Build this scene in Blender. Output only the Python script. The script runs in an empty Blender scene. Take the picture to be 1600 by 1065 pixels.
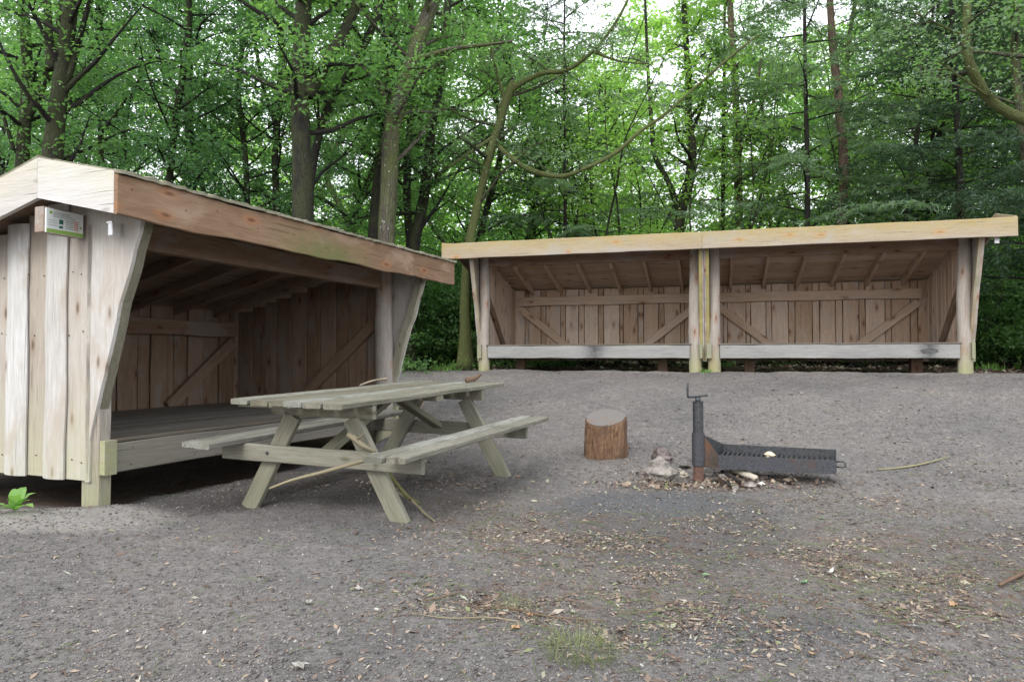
import bpy, math, random
import numpy as np
from mathutils import Vector, Matrix
from math import radians as R, sin, cos, pi

sc = bpy.context.scene
col = sc.collection
random.seed(7)
RNG = np.random.default_rng(11)

# ------------------------------------------------------------------ camera
EYE = 1.04
F = 1110.0
PITCH = math.atan(25.5/F)
cam_d = bpy.data.cameras.new("camera"); cam = bpy.data.objects.new("camera", cam_d); col.objects.link(cam)
cam.location = (0, 0, EYE); cam.rotation_euler = (R(90)+PITCH, 0, 0)
cam_d.sensor_width = 36; cam_d.lens = 36*F/1600; cam_d.clip_start = .05; cam_d.clip_end = 1500
sc.camera = cam

# ------------------------------------------------------------------ world, sun, exposure
SUN_EL, SUN_AZ = 40.0, 203.0      # azimuth clockwise from +Y (behind the camera, a little to the left)
w = bpy.data.worlds.new("World"); sc.world = w; w.use_nodes = True
nt = w.node_tree; nt.nodes.clear()
sky = nt.nodes.new('ShaderNodeTexSky'); sky.sky_type = 'NISHITA'; sky.sun_disc = False
sky.sun_elevation = R(SUN_EL); sky.sun_rotation = R(SUN_AZ); sky.dust_density = 4; sky.air_density = 1.0
mix = nt.nodes.new('ShaderNodeMixRGB'); mix.inputs[0].default_value = .8; mix.inputs[2].default_value = (11.9, 12.3, 12.9, 1)
bg = nt.nodes.new('ShaderNodeBackground'); bg.inputs[1].default_value = .14
wo = nt.nodes.new('ShaderNodeOutputWorld')
nt.links.new(sky.outputs[0], mix.inputs[1]); nt.links.new(mix.outputs[0], bg.inputs[0]); nt.links.new(bg.outputs[0], wo.inputs[0])
sd = bpy.data.lights.new("sun", 'SUN'); sd.energy = 1.5; sd.angle = R(25); sd.color = (1, .985, .965)
so = bpy.data.objects.new("sun", sd); col.objects.link(so)
so.rotation_euler = (R(90-SUN_EL), 0, R(180-SUN_AZ))
sc.view_settings.view_transform = 'Standard'; sc.view_settings.look = 'None'
sc.view_settings.exposure = 0.48; sc.view_settings.gamma = 1
sc.cycles.max_bounces = 7; sc.cycles.transparent_max_bounces = 8
sc.cycles.use_denoising = True

# ------------------------------------------------------------------ node materials
def mat(name):
    m = bpy.data.materials.new(name); m.use_nodes = True
    n = m.node_tree; n.nodes.clear()
    o = n.nodes.new('ShaderNodeOutputMaterial'); b = n.nodes.new('ShaderNodeBsdfPrincipled')
    n.links.new(b.outputs[0], o.inputs[0]); b.inputs['Specular IOR Level'].default_value = .25
    return m, n, b, o
def N(n, t, **k):
    x = n.nodes.new(t)
    for a, v in k.items():
        if a.startswith('i_'): x.inputs[int(a[2:])].default_value = v
        else: setattr(x, a, v)
    return x
def L(n, a, b): n.links.new(a, b)
def attr(n, name): return N(n, 'ShaderNodeAttribute', attribute_name=name)
def mapping(n, src, s):
    m = N(n, 'ShaderNodeMapping'); m.inputs['Scale'].default_value = s; L(n, src, m.inputs['Vector']); return m.outputs[0]
def noise(n, vec, scale, detail=4, rough=.55, dist=0):
    x = N(n, 'ShaderNodeTexNoise'); x.inputs['Scale'].default_value = scale; x.inputs['Detail'].default_value = detail
    x.inputs['Roughness'].default_value = rough; x.inputs['Distortion'].default_value = dist
    if vec is not None: L(n, vec, x.inputs['Vector'])
    return x.outputs[0]
def ramp(n, src, stops, interp='LINEAR'):
    r = N(n, 'ShaderNodeValToRGB'); r.color_ramp.interpolation = interp
    e = r.color_ramp.elements
    while len(e) < len(stops): e.new(.5)
    for k, (p, c) in enumerate(stops):
        e[k].position = p; e[k].color = (c if len(c) == 4 else (*c, 1)) if isinstance(c, tuple) else (c, c, c, 1)
    if src is not None: L(n, src, r.inputs[0])
    return r.outputs[0]
def mixc(n, fac, a, b, mode='MIX'):
    m = N(n, 'ShaderNodeMixRGB', blend_type=mode)
    for i, v in enumerate((fac, a, b)):
        if isinstance(v, (int, float)): m.inputs[i].default_value = v if i == 0 else (v, v, v, 1)
        elif isinstance(v, tuple): m.inputs[i].default_value = (*v, 1)
        else: L(n, v, m.inputs[i])
    return m.outputs[0]
def mth(n, op, a, b=0.0, clamp=False):
    m = N(n, 'ShaderNodeMath', operation=op, use_clamp=clamp)
    for i, v in enumerate((a, b)):
        if isinstance(v, (int, float)): m.inputs[i].default_value = v
        else: L(n, v, m.inputs[i])
    return m.outputs[0]
def bump(n, b, h, strength, dist=.01):
    x = N(n, 'ShaderNodeBump'); x.inputs['Strength'].default_value = strength; x.inputs['Distance'].default_value = dist
    L(n, h, x.inputs['Height']); L(n, x.outputs[0], b.inputs['Normal'])

def wood(name, dark, mid, light, knot=(.05, .03, .02), warm=None, mosscol=(.16, .19, .07), rough=.85, stain=None, knots=1.0, contrast=1.0):
    m, n, b, o = mat(name)
    gc = attr(n, 'gc').outputs['Vector']; tint = attr(n, 'tint').outputs['Fac']; moss = attr(n, 'moss').outputs['Fac']
    g1 = noise(n, mapping(n, gc, (1.6, 28, 28)), 2.2, 6, .62, .6)
    g2 = noise(n, mapping(n, gc, (.5, 3.5, 3.5)), 2.0, 4, .6, .4)
    g3 = noise(n, mapping(n, gc, (6, 110, 110)), 2.0, 3, .6)
    c = ramp(n, g1, [(.28, dark), (.5, mid), (.72, light)])
    c2 = ramp(n, g2, [(.25, dark), (.5, mid), (.75, light)])
    c = mixc(n, .5, c, c2)
    c = mixc(n, .35*contrast, c, ramp(n, g3, [(.3, .35), (.6, 1.1)]), 'MULTIPLY')
    # cracks along the grain
    ck = noise(n, mapping(n, gc, (.9, 42, 42)), 1.3, 2, .5, .2)
    cm = ramp(n, ck, [(.27, 1.0), (.32, 0.0)])
    c = mixc(n, mth(n, 'MULTIPLY', cm, .55), c, tuple(.3*x for x in dark))
    # knots
    v = N(n, 'ShaderNodeTexVoronoi', voronoi_dimensions='2D'); v.inputs['Scale'].default_value = 1.0
    L(n, mapping(n, gc, (2.6, 7.0, 7.0)), v.inputs['Vector'])
    wob = mth(n, 'ADD', v.outputs['Distance'], mth(n, 'MULTIPLY', g1, .05))
    k1 = ramp(n, wob, [(.07, .9), (.17, 0.0)]); k2 = ramp(n, wob, [(.14, .6), (.36, 0.0)])
    sel = mth(n, 'GREATER_THAN', N_sep(n, v.outputs['Color']), .74)
    if warm: c = mixc(n, mth(n, 'MULTIPLY', mth(n, 'MULTIPLY', k2, sel), knots), c, warm)
    c = mixc(n, mth(n, 'MULTIPLY', mth(n, 'MULTIPLY', k1, sel), .9*knots), c, knot)
    # board to board tone
    tm = N(n, 'ShaderNodeMapRange'); tm.inputs[1].default_value = -1; tm.inputs[2].default_value = 1; tm.inputs[3].default_value = .62; tm.inputs[4].default_value = 1.35
    L(n, tint, tm.inputs[0])
    c = mixc(n, 1.0, c, tm.outputs[0], 'MULTIPLY')
    c = mixc(n, 1.0, c, ramp(n, mth(n, 'ADD', mth(n, 'MULTIPLY', tint, .5), .5), [(.25, (1.04, .95, .84)), (.75, (.985, 1.0, 1.02))]), 'MULTIPLY')
    if stain:
        sn = noise(n, mapping(n, gc, (1.2, 2.5, 2.5)), 1.5, 4, .6, .5)
        c = mixc(n, ramp(n, sn, [(.52, 0.0), (.66, .8)]), c, stain)
    mn = noise(n, mapping(n, gc, (5, 9, 9)), 2.0, 5, .65)
    mf = mth(n, 'MULTIPLY', moss, ramp(n, mn, [(.3, .35), (.6, 1.0)]), True)
    c = mixc(n, mf, c, mosscol)
    L(n, c, b.inputs['Base Color']); b.inputs['Roughness'].default_value = rough
    h = mth(n, 'SUBTRACT', mth(n, 'ADD', g1, mth(n, 'MULTIPLY', g3, .4)), mth(n, 'MULTIPLY', cm, 1.2))
    bump(n, b, h, .55, .006)
    return m
def N_sep(n, c):
    s = N(n, 'ShaderNodeSeparateColor'); L(n, c, s.inputs[0]); return s.outputs[0]

M = {}
M['grey_wall'] = wood('weathered_grey_boards', (.31, .29, .265), (.445, .43, .405), (.57, .57, .56), knot=(.12, .085, .06), warm=(.36, .30, .25), mosscol=(.40, .41, .24), stain=(.40,.345,.29), contrast=.6)
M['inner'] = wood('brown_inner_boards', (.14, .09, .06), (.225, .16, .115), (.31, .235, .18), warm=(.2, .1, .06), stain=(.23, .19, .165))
M['inner_pink'] = wood('pinkish_inner_boards', (.46, .33, .245), (.66, .52, .41), (.77, .65, .545), knot=(.2, .10, .06), warm=(.34, .20, .14), stain=(.55, .47, .42))
M['fascia_warm'] = wood('orange_brown_fascia', (.15, .092, .056), (.24, .155, .10), (.33, .24, .17), knot=(.10, .05, .03), warm=(.36, .16, .07), mosscol=(.15, .15, .06), stain=(.34, .24, .17), contrast=.7)
M['fascia_pale'] = wood('pale_yellow_fascia', (.25, .195, .14), (.35, .30, .235), (.42, .385, .335), knot=(.28, .14, .07), warm=(.45, .25, .12), mosscol=(.36, .28, .08), stain=(.33,.31,.285), contrast=.6)
M['barge'] = wood('bleached_bargeboard', (.40, .39, .38), (.50, .495, .49), (.585, .585, .59), knot=(.22, .17, .13), mosscol=(.55, .50, .28), contrast=.35, knots=.6)
M['beam_grey'] = wood('silver_grey_beam', (.20, .20, .19), (.285, .285, .275), (.375, .375, .365), knot=(.12, .09, .08), mosscol=(.24, .26, .13), contrast=.7, knots=.35)
M['beam_burn'] = wood('silver_grey_beam_scorched', (.19, .19, .19), (.265, .27, .27), (.35, .355, .355), knot=(.12, .09, .08), mosscol=(.07, .07, .072), contrast=.6, knots=.25)
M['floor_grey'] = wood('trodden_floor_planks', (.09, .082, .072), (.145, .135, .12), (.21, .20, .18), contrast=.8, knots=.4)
M['log'] = wood('debarked_log', (.20, .175, .15), (.33, .30, .27), (.46, .43, .395), knot=(.12, .07, .05), warm=(.30, .16, .11), mosscol=(.30, .32, .13), stain=(.30, .20, .15))
M['table'] = wood('lichen_grey_table', (.085, .08, .07), (.20, .195, .175), (.36, .36, .335), knot=(.07, .06, .05), mosscol=(.17, .185, .09), stain=(.10,.095,.08), contrast=1.6)
M['table_leg'] = wood('greenish_table_legs', (.12, .112, .096), (.22, .21, .182), (.335, .325, .30), knot=(.07, .06, .04), mosscol=(.19, .205, .12), contrast=1.0)
M['post_grey'] = wood('grey_hewn_post', (.22, .205, .18), (.34, .32, .29), (.48, .46, .43), knot=(.1,.07,.05), mosscol=(.30,.32,.15))
M['edge_grey'] = wood('dark_grey_live_edge', (.10, .09, .075), (.18, .165, .14), (.29, .27, .235), mosscol=(.16,.18,.09))
M['stump_side'] = wood('debarked_stump_side', (.045, .028, .02), (.15, .09, .055), (.30, .205, .135), knot=(.05,.03,.02), stain=(.055,.038,.028), contrast=1.6)
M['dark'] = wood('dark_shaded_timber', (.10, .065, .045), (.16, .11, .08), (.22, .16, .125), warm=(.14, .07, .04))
M['yellow_edge'] = wood('yellow_mossy_edge', (.22, .19, .08), (.33, .29, .14), (.42, .38, .22), mosscol=(.35, .36, .08))
M['cover'] = wood('rough_roof_slabs', (.10, .09, .075), (.22, .20, .17), (.42, .39, .34), mosscol=(.20, .22, .08))
M['stick'] = wood('dry_branch', (.13, .105, .075), (.24, .205, .155), (.36, .32, .25), mosscol=(.22, .25, .08))
M['stick_dark'] = wood('brown_branch', (.08, .05, .035), (.15, .10, .07), (.22, .16, .12), mosscol=(.14, .17, .05))

def bark(name, dark, light, mosscol=(.10, .13, .03), mossy=.3, spots=0.0, sc_=1.0):
    m, n, b, o = mat(name)
    gc = attr(n, 'gc').outputs['Vector']; moss = attr(n, 'moss').outputs['Fac']
    g1 = noise(n, mapping(n, gc, (3.0, 14, 14)), 2.4*sc_, 7, .68, 1.0)
    g2 = noise(n, mapping(n, gc, (1, 2.5, 2.5)), 1.6, 4, .6)
    v = N(n, 'ShaderNodeTexVoronoi', feature='DISTANCE_TO_EDGE'); v.inputs['Scale'].default_value = 1.0*sc_
    L(n, mixc(n, .06, mapping(n, gc, (7, 34, 34)), noise(n, gc, 9, 4)), v.inputs['Vector'])
    fis = ramp(n, v.outputs[0], [(.0, 0.0), (.16, 1.0)])
    c = ramp(n, g1, [(.3, dark), (.68, light)])
    c = mixc(n, .55, c, mixc(n, fis, tuple(.35*x for x in dark), c))
    mn = mth(n, 'ADD', mth(n, 'MULTIPLY', g2, 1.0), mth(n, 'MULTIPLY', moss, .35))
    c = mixc(n, mth(n, 'MULTIPLY', ramp(n, mn, [(.50, 0.0), (.68, 1.0)]), mossy), c, mosscol)
    if spots:
        v2 = N(n, 'ShaderNodeTexVoronoi'); v2.inputs['Scale'].default_value = 8
        L(n, mapping(n, gc, (1, 1.6, 1.6)), v2.inputs['Vector'])
        s = mth(n, 'MULTIPLY', ramp(n, v2.outputs['Distance'], [(.10, 1.0), (.15, 0.0)]), mth(n, 'GREATER_THAN', N_sep(n, v2.outputs['Color']), 1-spots))
        c = mixc(n, s, c, (.42, .45, .40))
    L(n, c, b.inputs['Base Color']); b.inputs['Roughness'].default_value = .95
    bump(n, b, mth(n, 'ADD', g1, mth(n, 'MULTIPLY', fis, .5)), .9, .02)
    return m
M['bark_dark'] = bark('dark_ridged_bark', (.015, .014, .014), (.044, .039, .036), mossy=.22, spots=.22)
M['bark_grey'] = bark('grey_smooth_bark', (.058, .052, .042), (.16, .145, .115), mossy=.5, spots=.35, sc_=.7)
M['bark_green'] = bark('green_mossy_bark', (.035, .036, .025), (.115, .118, .075), mosscol=(.10, .12, .035), mossy=.7, spots=.1)
M['bark_pine'] = bark('reddish_scaly_bark', (.085, .055, .045), (.22, .155, .125), mossy=.2)
M['bark_stump'] = bark('orange_brown_log_side', (.13, .065, .03), (.40, .25, .14), mossy=.1)

def leafmat(name, cols, trans=.42, rough=.45):
    m, n, b, o = mat(name)
    g = N(n, 'ShaderNodeNewGeometry'); t = attr(n, 'tint').outputs['Fac']
    f = mth(n, 'ADD', mth(n, 'MULTIPLY', g.outputs['Random Per Island'], .5), mth(n, 'MULTIPLY', t, .5))
    c = ramp(n, f, [(i/(len(cols)-1), c) for i, c in enumerate(cols)])
    L(n, c, b.inputs['Base Color']); b.inputs['Roughness'].default_value = rough; b.inputs['Specular IOR Level'].default_value = .35
    tr = N(n, 'ShaderNodeBsdfTranslucent'); L(n, mixc(n, 1.0, c, (1.5, 1.78, .80), 'MULTIPLY'), tr.inputs[0])
    mx = N(n, 'ShaderNodeMixShader'); mx.inputs[0].default_value = trans
    L(n, b.outputs[0], mx.inputs[1]); L(n, tr.outputs[0], mx.inputs[2]); L(n, mx.outputs[0], o.inputs[0])
    return m
M['leaf_broad'] = leafmat('broad_leaves', [(.08, .155, .072), (.125, .235, .10), (.175, .30, .13), (.235, .37, .14)], trans=.5)
M['leaf_blue'] = leafmat('bluish_green_leaves', [(.08, .16, .09), (.125, .23, .13), (.175, .30, .17)], trans=.5)
M['leaf_bright'] = leafmat('yellow_green_leaves', [(.155, .27, .09), (.235, .37, .12), (.33, .47, .16)], trans=.55)
M['leaf_dark'] = leafmat('dark_undergrowth_leaves', [(.085, .155, .07), (.13, .235, .10), (.185, .31, .13)], trans=.5)
M['needle'] = leafmat('grey_green_needles', [(.10, .155, .105), (.15, .22, .145), (.21, .29, .20)], trans=.45)
M['needle_dark'] = leafmat('dark_conifer_needles', [(.035, .065, .042), (.055, .095, .06), (.085, .135, .08)], trans=.35)
M['weed'] = leafmat('fresh_weed_leaves', [(.16, .30, .08), (.24, .42, .12)], trans=.35)
M['grass'] = leafmat('dry_and_green_grass', [(.09, .14, .05), (.17, .20, .085), (.34, .31, .18)], trans=.3)

def littermat():
    m, n, b, o = mat('forest_litter_flakes')
    g = N(n, 'ShaderNodeNewGeometry')
    c = ramp(n, g.outputs['Random Per Island'], [(0, (.07, .05, .04)), (.3, (.14, .105, .085)), (.55, (.22, .165, .13)), (.74, (.31, .24, .17)), (.90, (.34, .30, .25)), (.97, (.17, .20, .09)), (1, (.50, .48, .45))])
    L(n, c, b.inputs['Base Color']); b.inputs['Roughness'].default_value = .9; return m
M['litter'] = littermat()
def gravelmat():
    m, n, b, o = mat('gravel_grit')
    g = N(n, 'ShaderNodeNewGeometry')
    c = ramp(n, g.outputs['Random Per Island'], [(0, (.07, .064, .063)), (.35, (.125, .116, .113)), (.8, (.18, .168, .163)), (.985, (.23, .215, .20)), (1, (.38, .37, .355))])
    L(n, c, b.inputs['Base Color']); b.inputs['Roughness'].default_value = .9; return m
M['gravel'] = gravelmat()

def groundmat():
    m, n, b, o = mat('trodden_grit_ground')
    tc = N(n, 'ShaderNodeTexCoord').outputs['Object']
    a = noise(n, tc, .9, 5, .6); f = noise(n, tc, 38, 6, .7); ff = noise(n, tc, 150, 3, .7)
    c = ramp(n, f, [(.28, (.114, .105, .099)), (.5, (.188, .176, .169)), (.72, (.270, .254, .245))])
    c = mixc(n, .5, c, ramp(n, ff, [(.3, .65), (.7, 1.3)]), 'MULTIPLY')
    c = mixc(n, .7, c, ramp(n, a, [(.3, (.70, .70, .72)), (.5, (1.0, .99, .98)), (.7, (1.22, 1.17, 1.10))]), 'MULTIPLY')
    md = noise(n, tc, 11, 4, .65)
    c = mixc(n, .6, c, ramp(n, md, [(.35, .72), (.65, 1.25)]), 'MULTIPLY')
    v = N(n, 'ShaderNodeTexVoronoi'); v.inputs['Scale'].default_value = 70; L(n, tc, v.inputs['Vector'])
    st = mth(n, 'MULTIPLY', ramp(n, v.outputs['Distance'], [(.18, 1.0), (.30, 0.0)]), mth(n, 'GREATER_THAN', N_sep(n, v.outputs['Color']), .72))
    c = mixc(n, mth(n, 'MULTIPLY', st, .6), c, (.30, .28, .265))
    jag = noise(n, tc, 6, 5, .65)
    def mask(name, soft=.35):
        s = mth(n, 'ADD', attr(n, name).outputs['Fac'], mth(n, 'MULTIPLY', mth(n, 'SUBTRACT', jag, .5), soft*2))
        return ramp(n, s, [(.3, 0.0), (.7, 1.0)])
    sandc = ramp(n, f, [(.3, (.22, .205, .185)), (.7, (.40, .38, .35))])
    c = mixc(n, mth(n, 'MULTIPLY', mask('sand', .3), .9), c, sandc)
    ashc = ramp(n, f, [(.3, (.080, .083, .087)), (.7, (.138, .141, .147))])
    c = mixc(n, mth(n, 'MULTIPLY', mask('ash', .45), .9), c, ashc)
    c = mixc(n, mth(n, 'MULTIPLY', mask('damp_shade'), .8), c, ramp(n, f, [(.3, (.045, .040, .038)), (.7, (.125, .113, .107))]))
    brn = ramp(n, f, [(.3, (.075, .05, .035)), (.5, (.14, .10, .07)), (.72, (.24, .175, .12))])
    c = mixc(n, mth(n, 'MULTIPLY', mask('chips', .6), .28), c, brn)
    soil_and_shade = ramp(n, f, [(.3, (.035, .024, .018)), (.55, (.075, .052, .036)), (.75, (.15, .105, .07))])
    c = mixc(n, mask('forest'), c, soil_and_shade)
    L(n, c, b.inputs['Base Color']); b.inputs['Roughness'].default_value = .95
    bump(n, b, mth(n, 'ADD', mth(n, 'ADD', mth(n, 'MULTIPLY', f, 1.3), mth(n, 'MULTIPLY', ff, .6)), mth(n, 'MULTIPLY', st, .6)), 1.0, .016)
    return m
M['ground'] = groundmat()

def metal(name, dark, light, rust, amt, rough=.55, met=.6):
    m, n, b, o = mat(name)
    tc = N(n, 'ShaderNodeTexCoord').outputs['Object']
    a = noise(n, tc, 9, 6, .65, .5); f = noise(n, tc, 60, 4, .6)
    z = N(n, 'ShaderNodeSeparateXYZ'); L(n, tc, z.inputs[0])
    c = ramp(n, f, [(.3, dark), (.7, light)])
    c = mixc(n, ramp(n, a, [(.62-amt, 0.0), (.80-amt, .9)]), c, rust)
    L(n, c, b.inputs['Base Color']); b.inputs['Roughness'].default_value = rough; b.inputs['Metallic'].default_value = met
    bump(n, b, a, .25, .004); return m
M['steel'] = metal('blackened_steel', (.035, .038, .042), (.10, .105, .11), (.075, .05, .04), .05)
M['steel_rust'] = metal('rusty_steel_pipe', (.085, .052, .042), (.16, .092, .072), (.19, .10, .07), .2, .8, .2)
M['tin'] = metal('bright_tin', (.62, .62, .62), (.80, .80, .80), (.5, .6, .4), -.1, .35, .7)
M['steel_mix'] = metal('heat_stained_steel', (.045, .046, .052), (.095, .098, .11), (.09, .062, .052), .08, .55, .4)
M['steel_brown'] = metal('brown_stained_steel', (.06, .045, .038), (.11, .085, .07), (.16, .08, .045), .16, .65, .3)

def plain(name, c, rough=.7, var=.15, scale=30):
    m, n, b, o = mat(name)
    tc = N(n, 'ShaderNodeTexCoord').outputs['Object']
    k = mixc(n, 1.0, c, ramp(n, noise(n, tc, scale, 4), [(.3, 1-var), (.7, 1+var)]), 'MULTIPLY')
    L(n, k, b.inputs['Base Color']); b.inputs['Roughness'].default_value = rough; return m
M['sign_white'] = plain('sign_white', (.72, .76, .74), .4, .05)
M['sign_green'] = plain('sign_green', (.25, .40, .10), .4, .05)
M['ink_green'] = plain('ink_dark_green', (.03, .13, .10), .5)
M['ink_grey'] = plain('ink_grey', (.34, .38, .37), .5)
M['ink_red'] = plain('ink_red', (.52, .20, .15), .5)
M['carve'] = plain('carved_mark', (.05, .03, .02), .9)
M['rock'] = plain('grey_brown_rock', (.22, .20, .18), .9, .6, 18)
M['rock_dark'] = plain('dark_rock', (.14, .115, .11), .9, .5, 14)
M['rock_pale'] = plain('pale_wood_chunk', (.42, .38, .31), .85, .3, 10)
M['char'] = plain('charred_wood', (.028, .024, .022), .8, .5, 20)
M['nail'] = plain('rusty_nail', (.10, .055, .035), .8)
M['bread'] = plain('pale_crust', (.72, .58, .42), .8, .25, 30)
M['paper'] = plain('dry_pale_leaf', (.29, .275, .25), .8, .2, 60)
M['leaf_orange'] = plain('dry_orange_leaf', (.36, .23, .13), .8, .3, 40)
M['leaf_fresh'] = plain('fresh_fallen_leaf', (.17, .27, .15), .6, .2, 40)

def endgrain():
    m, n, b, o = mat('log_end_grain')
    tc = N(n, 'ShaderNodeTexCoord').outputs['Object']
    s = N(n, 'ShaderNodeSeparateXYZ'); L(n, tc, s.inputs[0])
    r = mth(n, 'SQRT', mth(n, 'ADD', mth(n, 'MULTIPLY', s.outputs[0], s.outputs[0]), mth(n, 'MULTIPLY', s.outputs[1], s.outputs[1])))
    r2 = mth(n, 'ADD', r, mth(n, 'MULTIPLY', noise(n, tc, 7, 3), .03))
    ring = mth(n, 'SINE', mth(n, 'MULTIPLY', r2, 620))
    c = ramp(n, ring, [(0, (.13, .12, .115)), (1, (.21, .195, .18))])
    c = mixc(n, ramp(n, noise(n, tc, 9, 4), [(.55, 0.0), (.7, .7)]), c, (.20, .125, .08))
    L(n, c, b.inputs['Base Color']); b.inputs['Roughness'].default_value = .9
    bump(n, b, ring, .3, .003); return m
M['endgrain'] = endgrain()

# ------------------------------------------------------------------ object helpers
def tag(o, label=None, cat=None, group=None, kind=None):
    if label: o['label'] = label
    if cat: o['category'] = cat
    if group: o['group'] = group
    if kind: o['kind'] = kind
    return o
def empty(name, loc, rotz=0, label=None, cat=None, group=None, rot=None):
    o = bpy.data.objects.new(name, None); col.objects.link(o); o.location = loc
    o.rotation_euler = rot if rot else (0, 0, rotz); o.empty_display_size = .2
    return tag(o, label, cat, group)

class MB:
    def __init__(s): s.v = []; s.f = []; s.gc = []; s.t = []; s.m = []
    def add(s, pts, faces, gc=None, tint=0, moss=0):
        k = len(s.v); s.v += [tuple(p) for p in pts]; s.f += [tuple(i+k for i in f) for f in faces]
        s.gc += gc if gc else [tuple(p) for p in pts]
        s.t += [tint]*len(pts)
        s.m += [moss(p) for p in pts] if callable(moss) else [moss]*len(pts)
    def build(s, name, material, parent=None, smooth=False):
        me = bpy.data.meshes.new(name); me.from_pydata(s.v, [], s.f); me.update()
        a = me.attributes.new('gc', 'FLOAT_VECTOR', 'POINT'); a.data.foreach_set('vector', np.array(s.gc, dtype=np.float32).ravel())
        a = me.attributes.new('tint', 'FLOAT', 'POINT'); a.data.foreach_set('value', np.array(s.t, dtype=np.float32))
        a = me.attributes.new('moss', 'FLOAT', 'POINT'); a.data.foreach_set('value', np.array(s.m, dtype=np.float32))
        me.materials.append(material)
        if smooth: me.polygons.foreach_set('use_smooth', [True]*len(me.polygons))
        o = bpy.data.objects.new(name, me); col.objects.link(o)
        if parent: o.parent = parent
        return o
    # loft: list of rings (all same count), capped
    def loft(s, rings, gcs, tint=0, moss=0):
        n = len(rings[0]); pts = [p for r in rings for p in r]; gc = [g for r in gcs for g in r]
        fs = []
        for i in range(len(rings)-1):
            for j in range(n):
                k = (j+1) % n
                fs.append((i*n+j, i*n+k, (i+1)*n+k, (i+1)*n+j))
        fs.append(tuple(range(n-1, -1, -1))); fs.append(tuple((len(rings)-1)*n+j for j in range(n)))
        s.add(pts, fs, gc, tint, moss)

def wob(rng, amp, length):
    """smooth random function of distance"""
    ks = [(rng.uniform(.6, 1.4)*2*pi/length*k, rng.uniform(0, 2*pi), amp/(k**.9)) for k in (1, 2, 3.3, 5.1)]
    return lambda x: sum(a*sin(f*x+p) for f, p, a in ks)*.6

def plank(mb, p0, p1, wdir, W, T, n=6, wav=.0, tint=0, moss=0, bulge=0, bow=0, rng=random, zw=0, ch=None):
    """board from p0 to p1, width W along wdir, thickness T"""
    p0 = Vector(p0); p1 = Vector(p1); ax = p1-p0; Lg = ax.length; ax.normalize()
    wd = Vector(wdir); wd = (wd-ax*wd.dot(ax)).normalized(); td = ax.cross(wd)
    f1, f2, f3 = wob(rng, wav, 1.3), wob(rng, wav, 1.3), wob(rng, bow, 2.5)
    f4 = wob(rng, zw, .8)
    off = (rng.uniform(0, 60), rng.uniform(0, 60), rng.uniform(0, 60))
    c = ch if ch is not None else min(.006, T*.25, W*.25)
    rings, gcs = [], []
    for i in range(n+1):
        x = Lg*i/n; a = -W/2-f1(x); b = W/2+f2(x); z = f3(x)
        t0, t1 = -T/2, T/2+(f4(x) if zw else 0)
        if bulge:
            prof = [(a, t0), (b, t0), (b, t1-.012), (b-.15*W, t1-.004+bulge*.45), (b-.32*W, t1+bulge*.85), ((a+b)/2, t1+bulge), (a+.32*W, t1+bulge*.85), (a+.15*W, t1-.004+bulge*.45), (a, t1-.012)]
        else:
            prof = [(a+c, t0), (b-c, t0), (b, t0+c), (b, t1-c), (b-c, t1), (a+c, t1), (a, t1-c), (a, t0+c)]
        rings.append([p0+ax*x+wd*u+td*(t+z) for u, t in prof])
        gcs.append([(x+off[0], u+off[1], t+off[2]) for u, t in prof])
    mb.loft(rings, gcs, tint, moss)

def strip(mb, zs, lo, hi, a0, a1, tint=0, moss=0, rng=random):
    """vertical board in the b-z plane between edges lo(z), hi(z), thickness a0..a1 along x"""
    off = (rng.uniform(0, 60), rng.uniform(0, 60), rng.uniform(0, 60)); rings = []; gcs = []
    for z in zs:
        l, h = lo(z), hi(z)
        pr = [(a0, l), (a0, h), (a1, h), (a1, l)]
        rings.append([Vector((a, b, z)) for a, b in pr]); gcs.append([(z+off[0], b+off[1], a+off[2]) for a, b in pr])
    mb.loft(rings, gcs, tint, moss)

def smooth_path(pts, rad, sub=5):
    P = [Vector(p) for p in pts]; out = []; ro = []
    for i in range(len(P)-1):
        a = P[max(i-1, 0)]; b = P[i]; c = P[i+1]; d = P[min(i+2, len(P)-1)]
        for k in range(sub):
            t = k/sub
            out.append(.5*((2*b)+(c-a)*t+(2*a-5*b+4*c-d)*t*t+(3*b-a-3*c+d)*t**3)); ro.append(rad[i]*(1-t)+rad[i+1]*t)
    out.append(P[-1]); ro.append(rad[-1]); return out, ro

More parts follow.
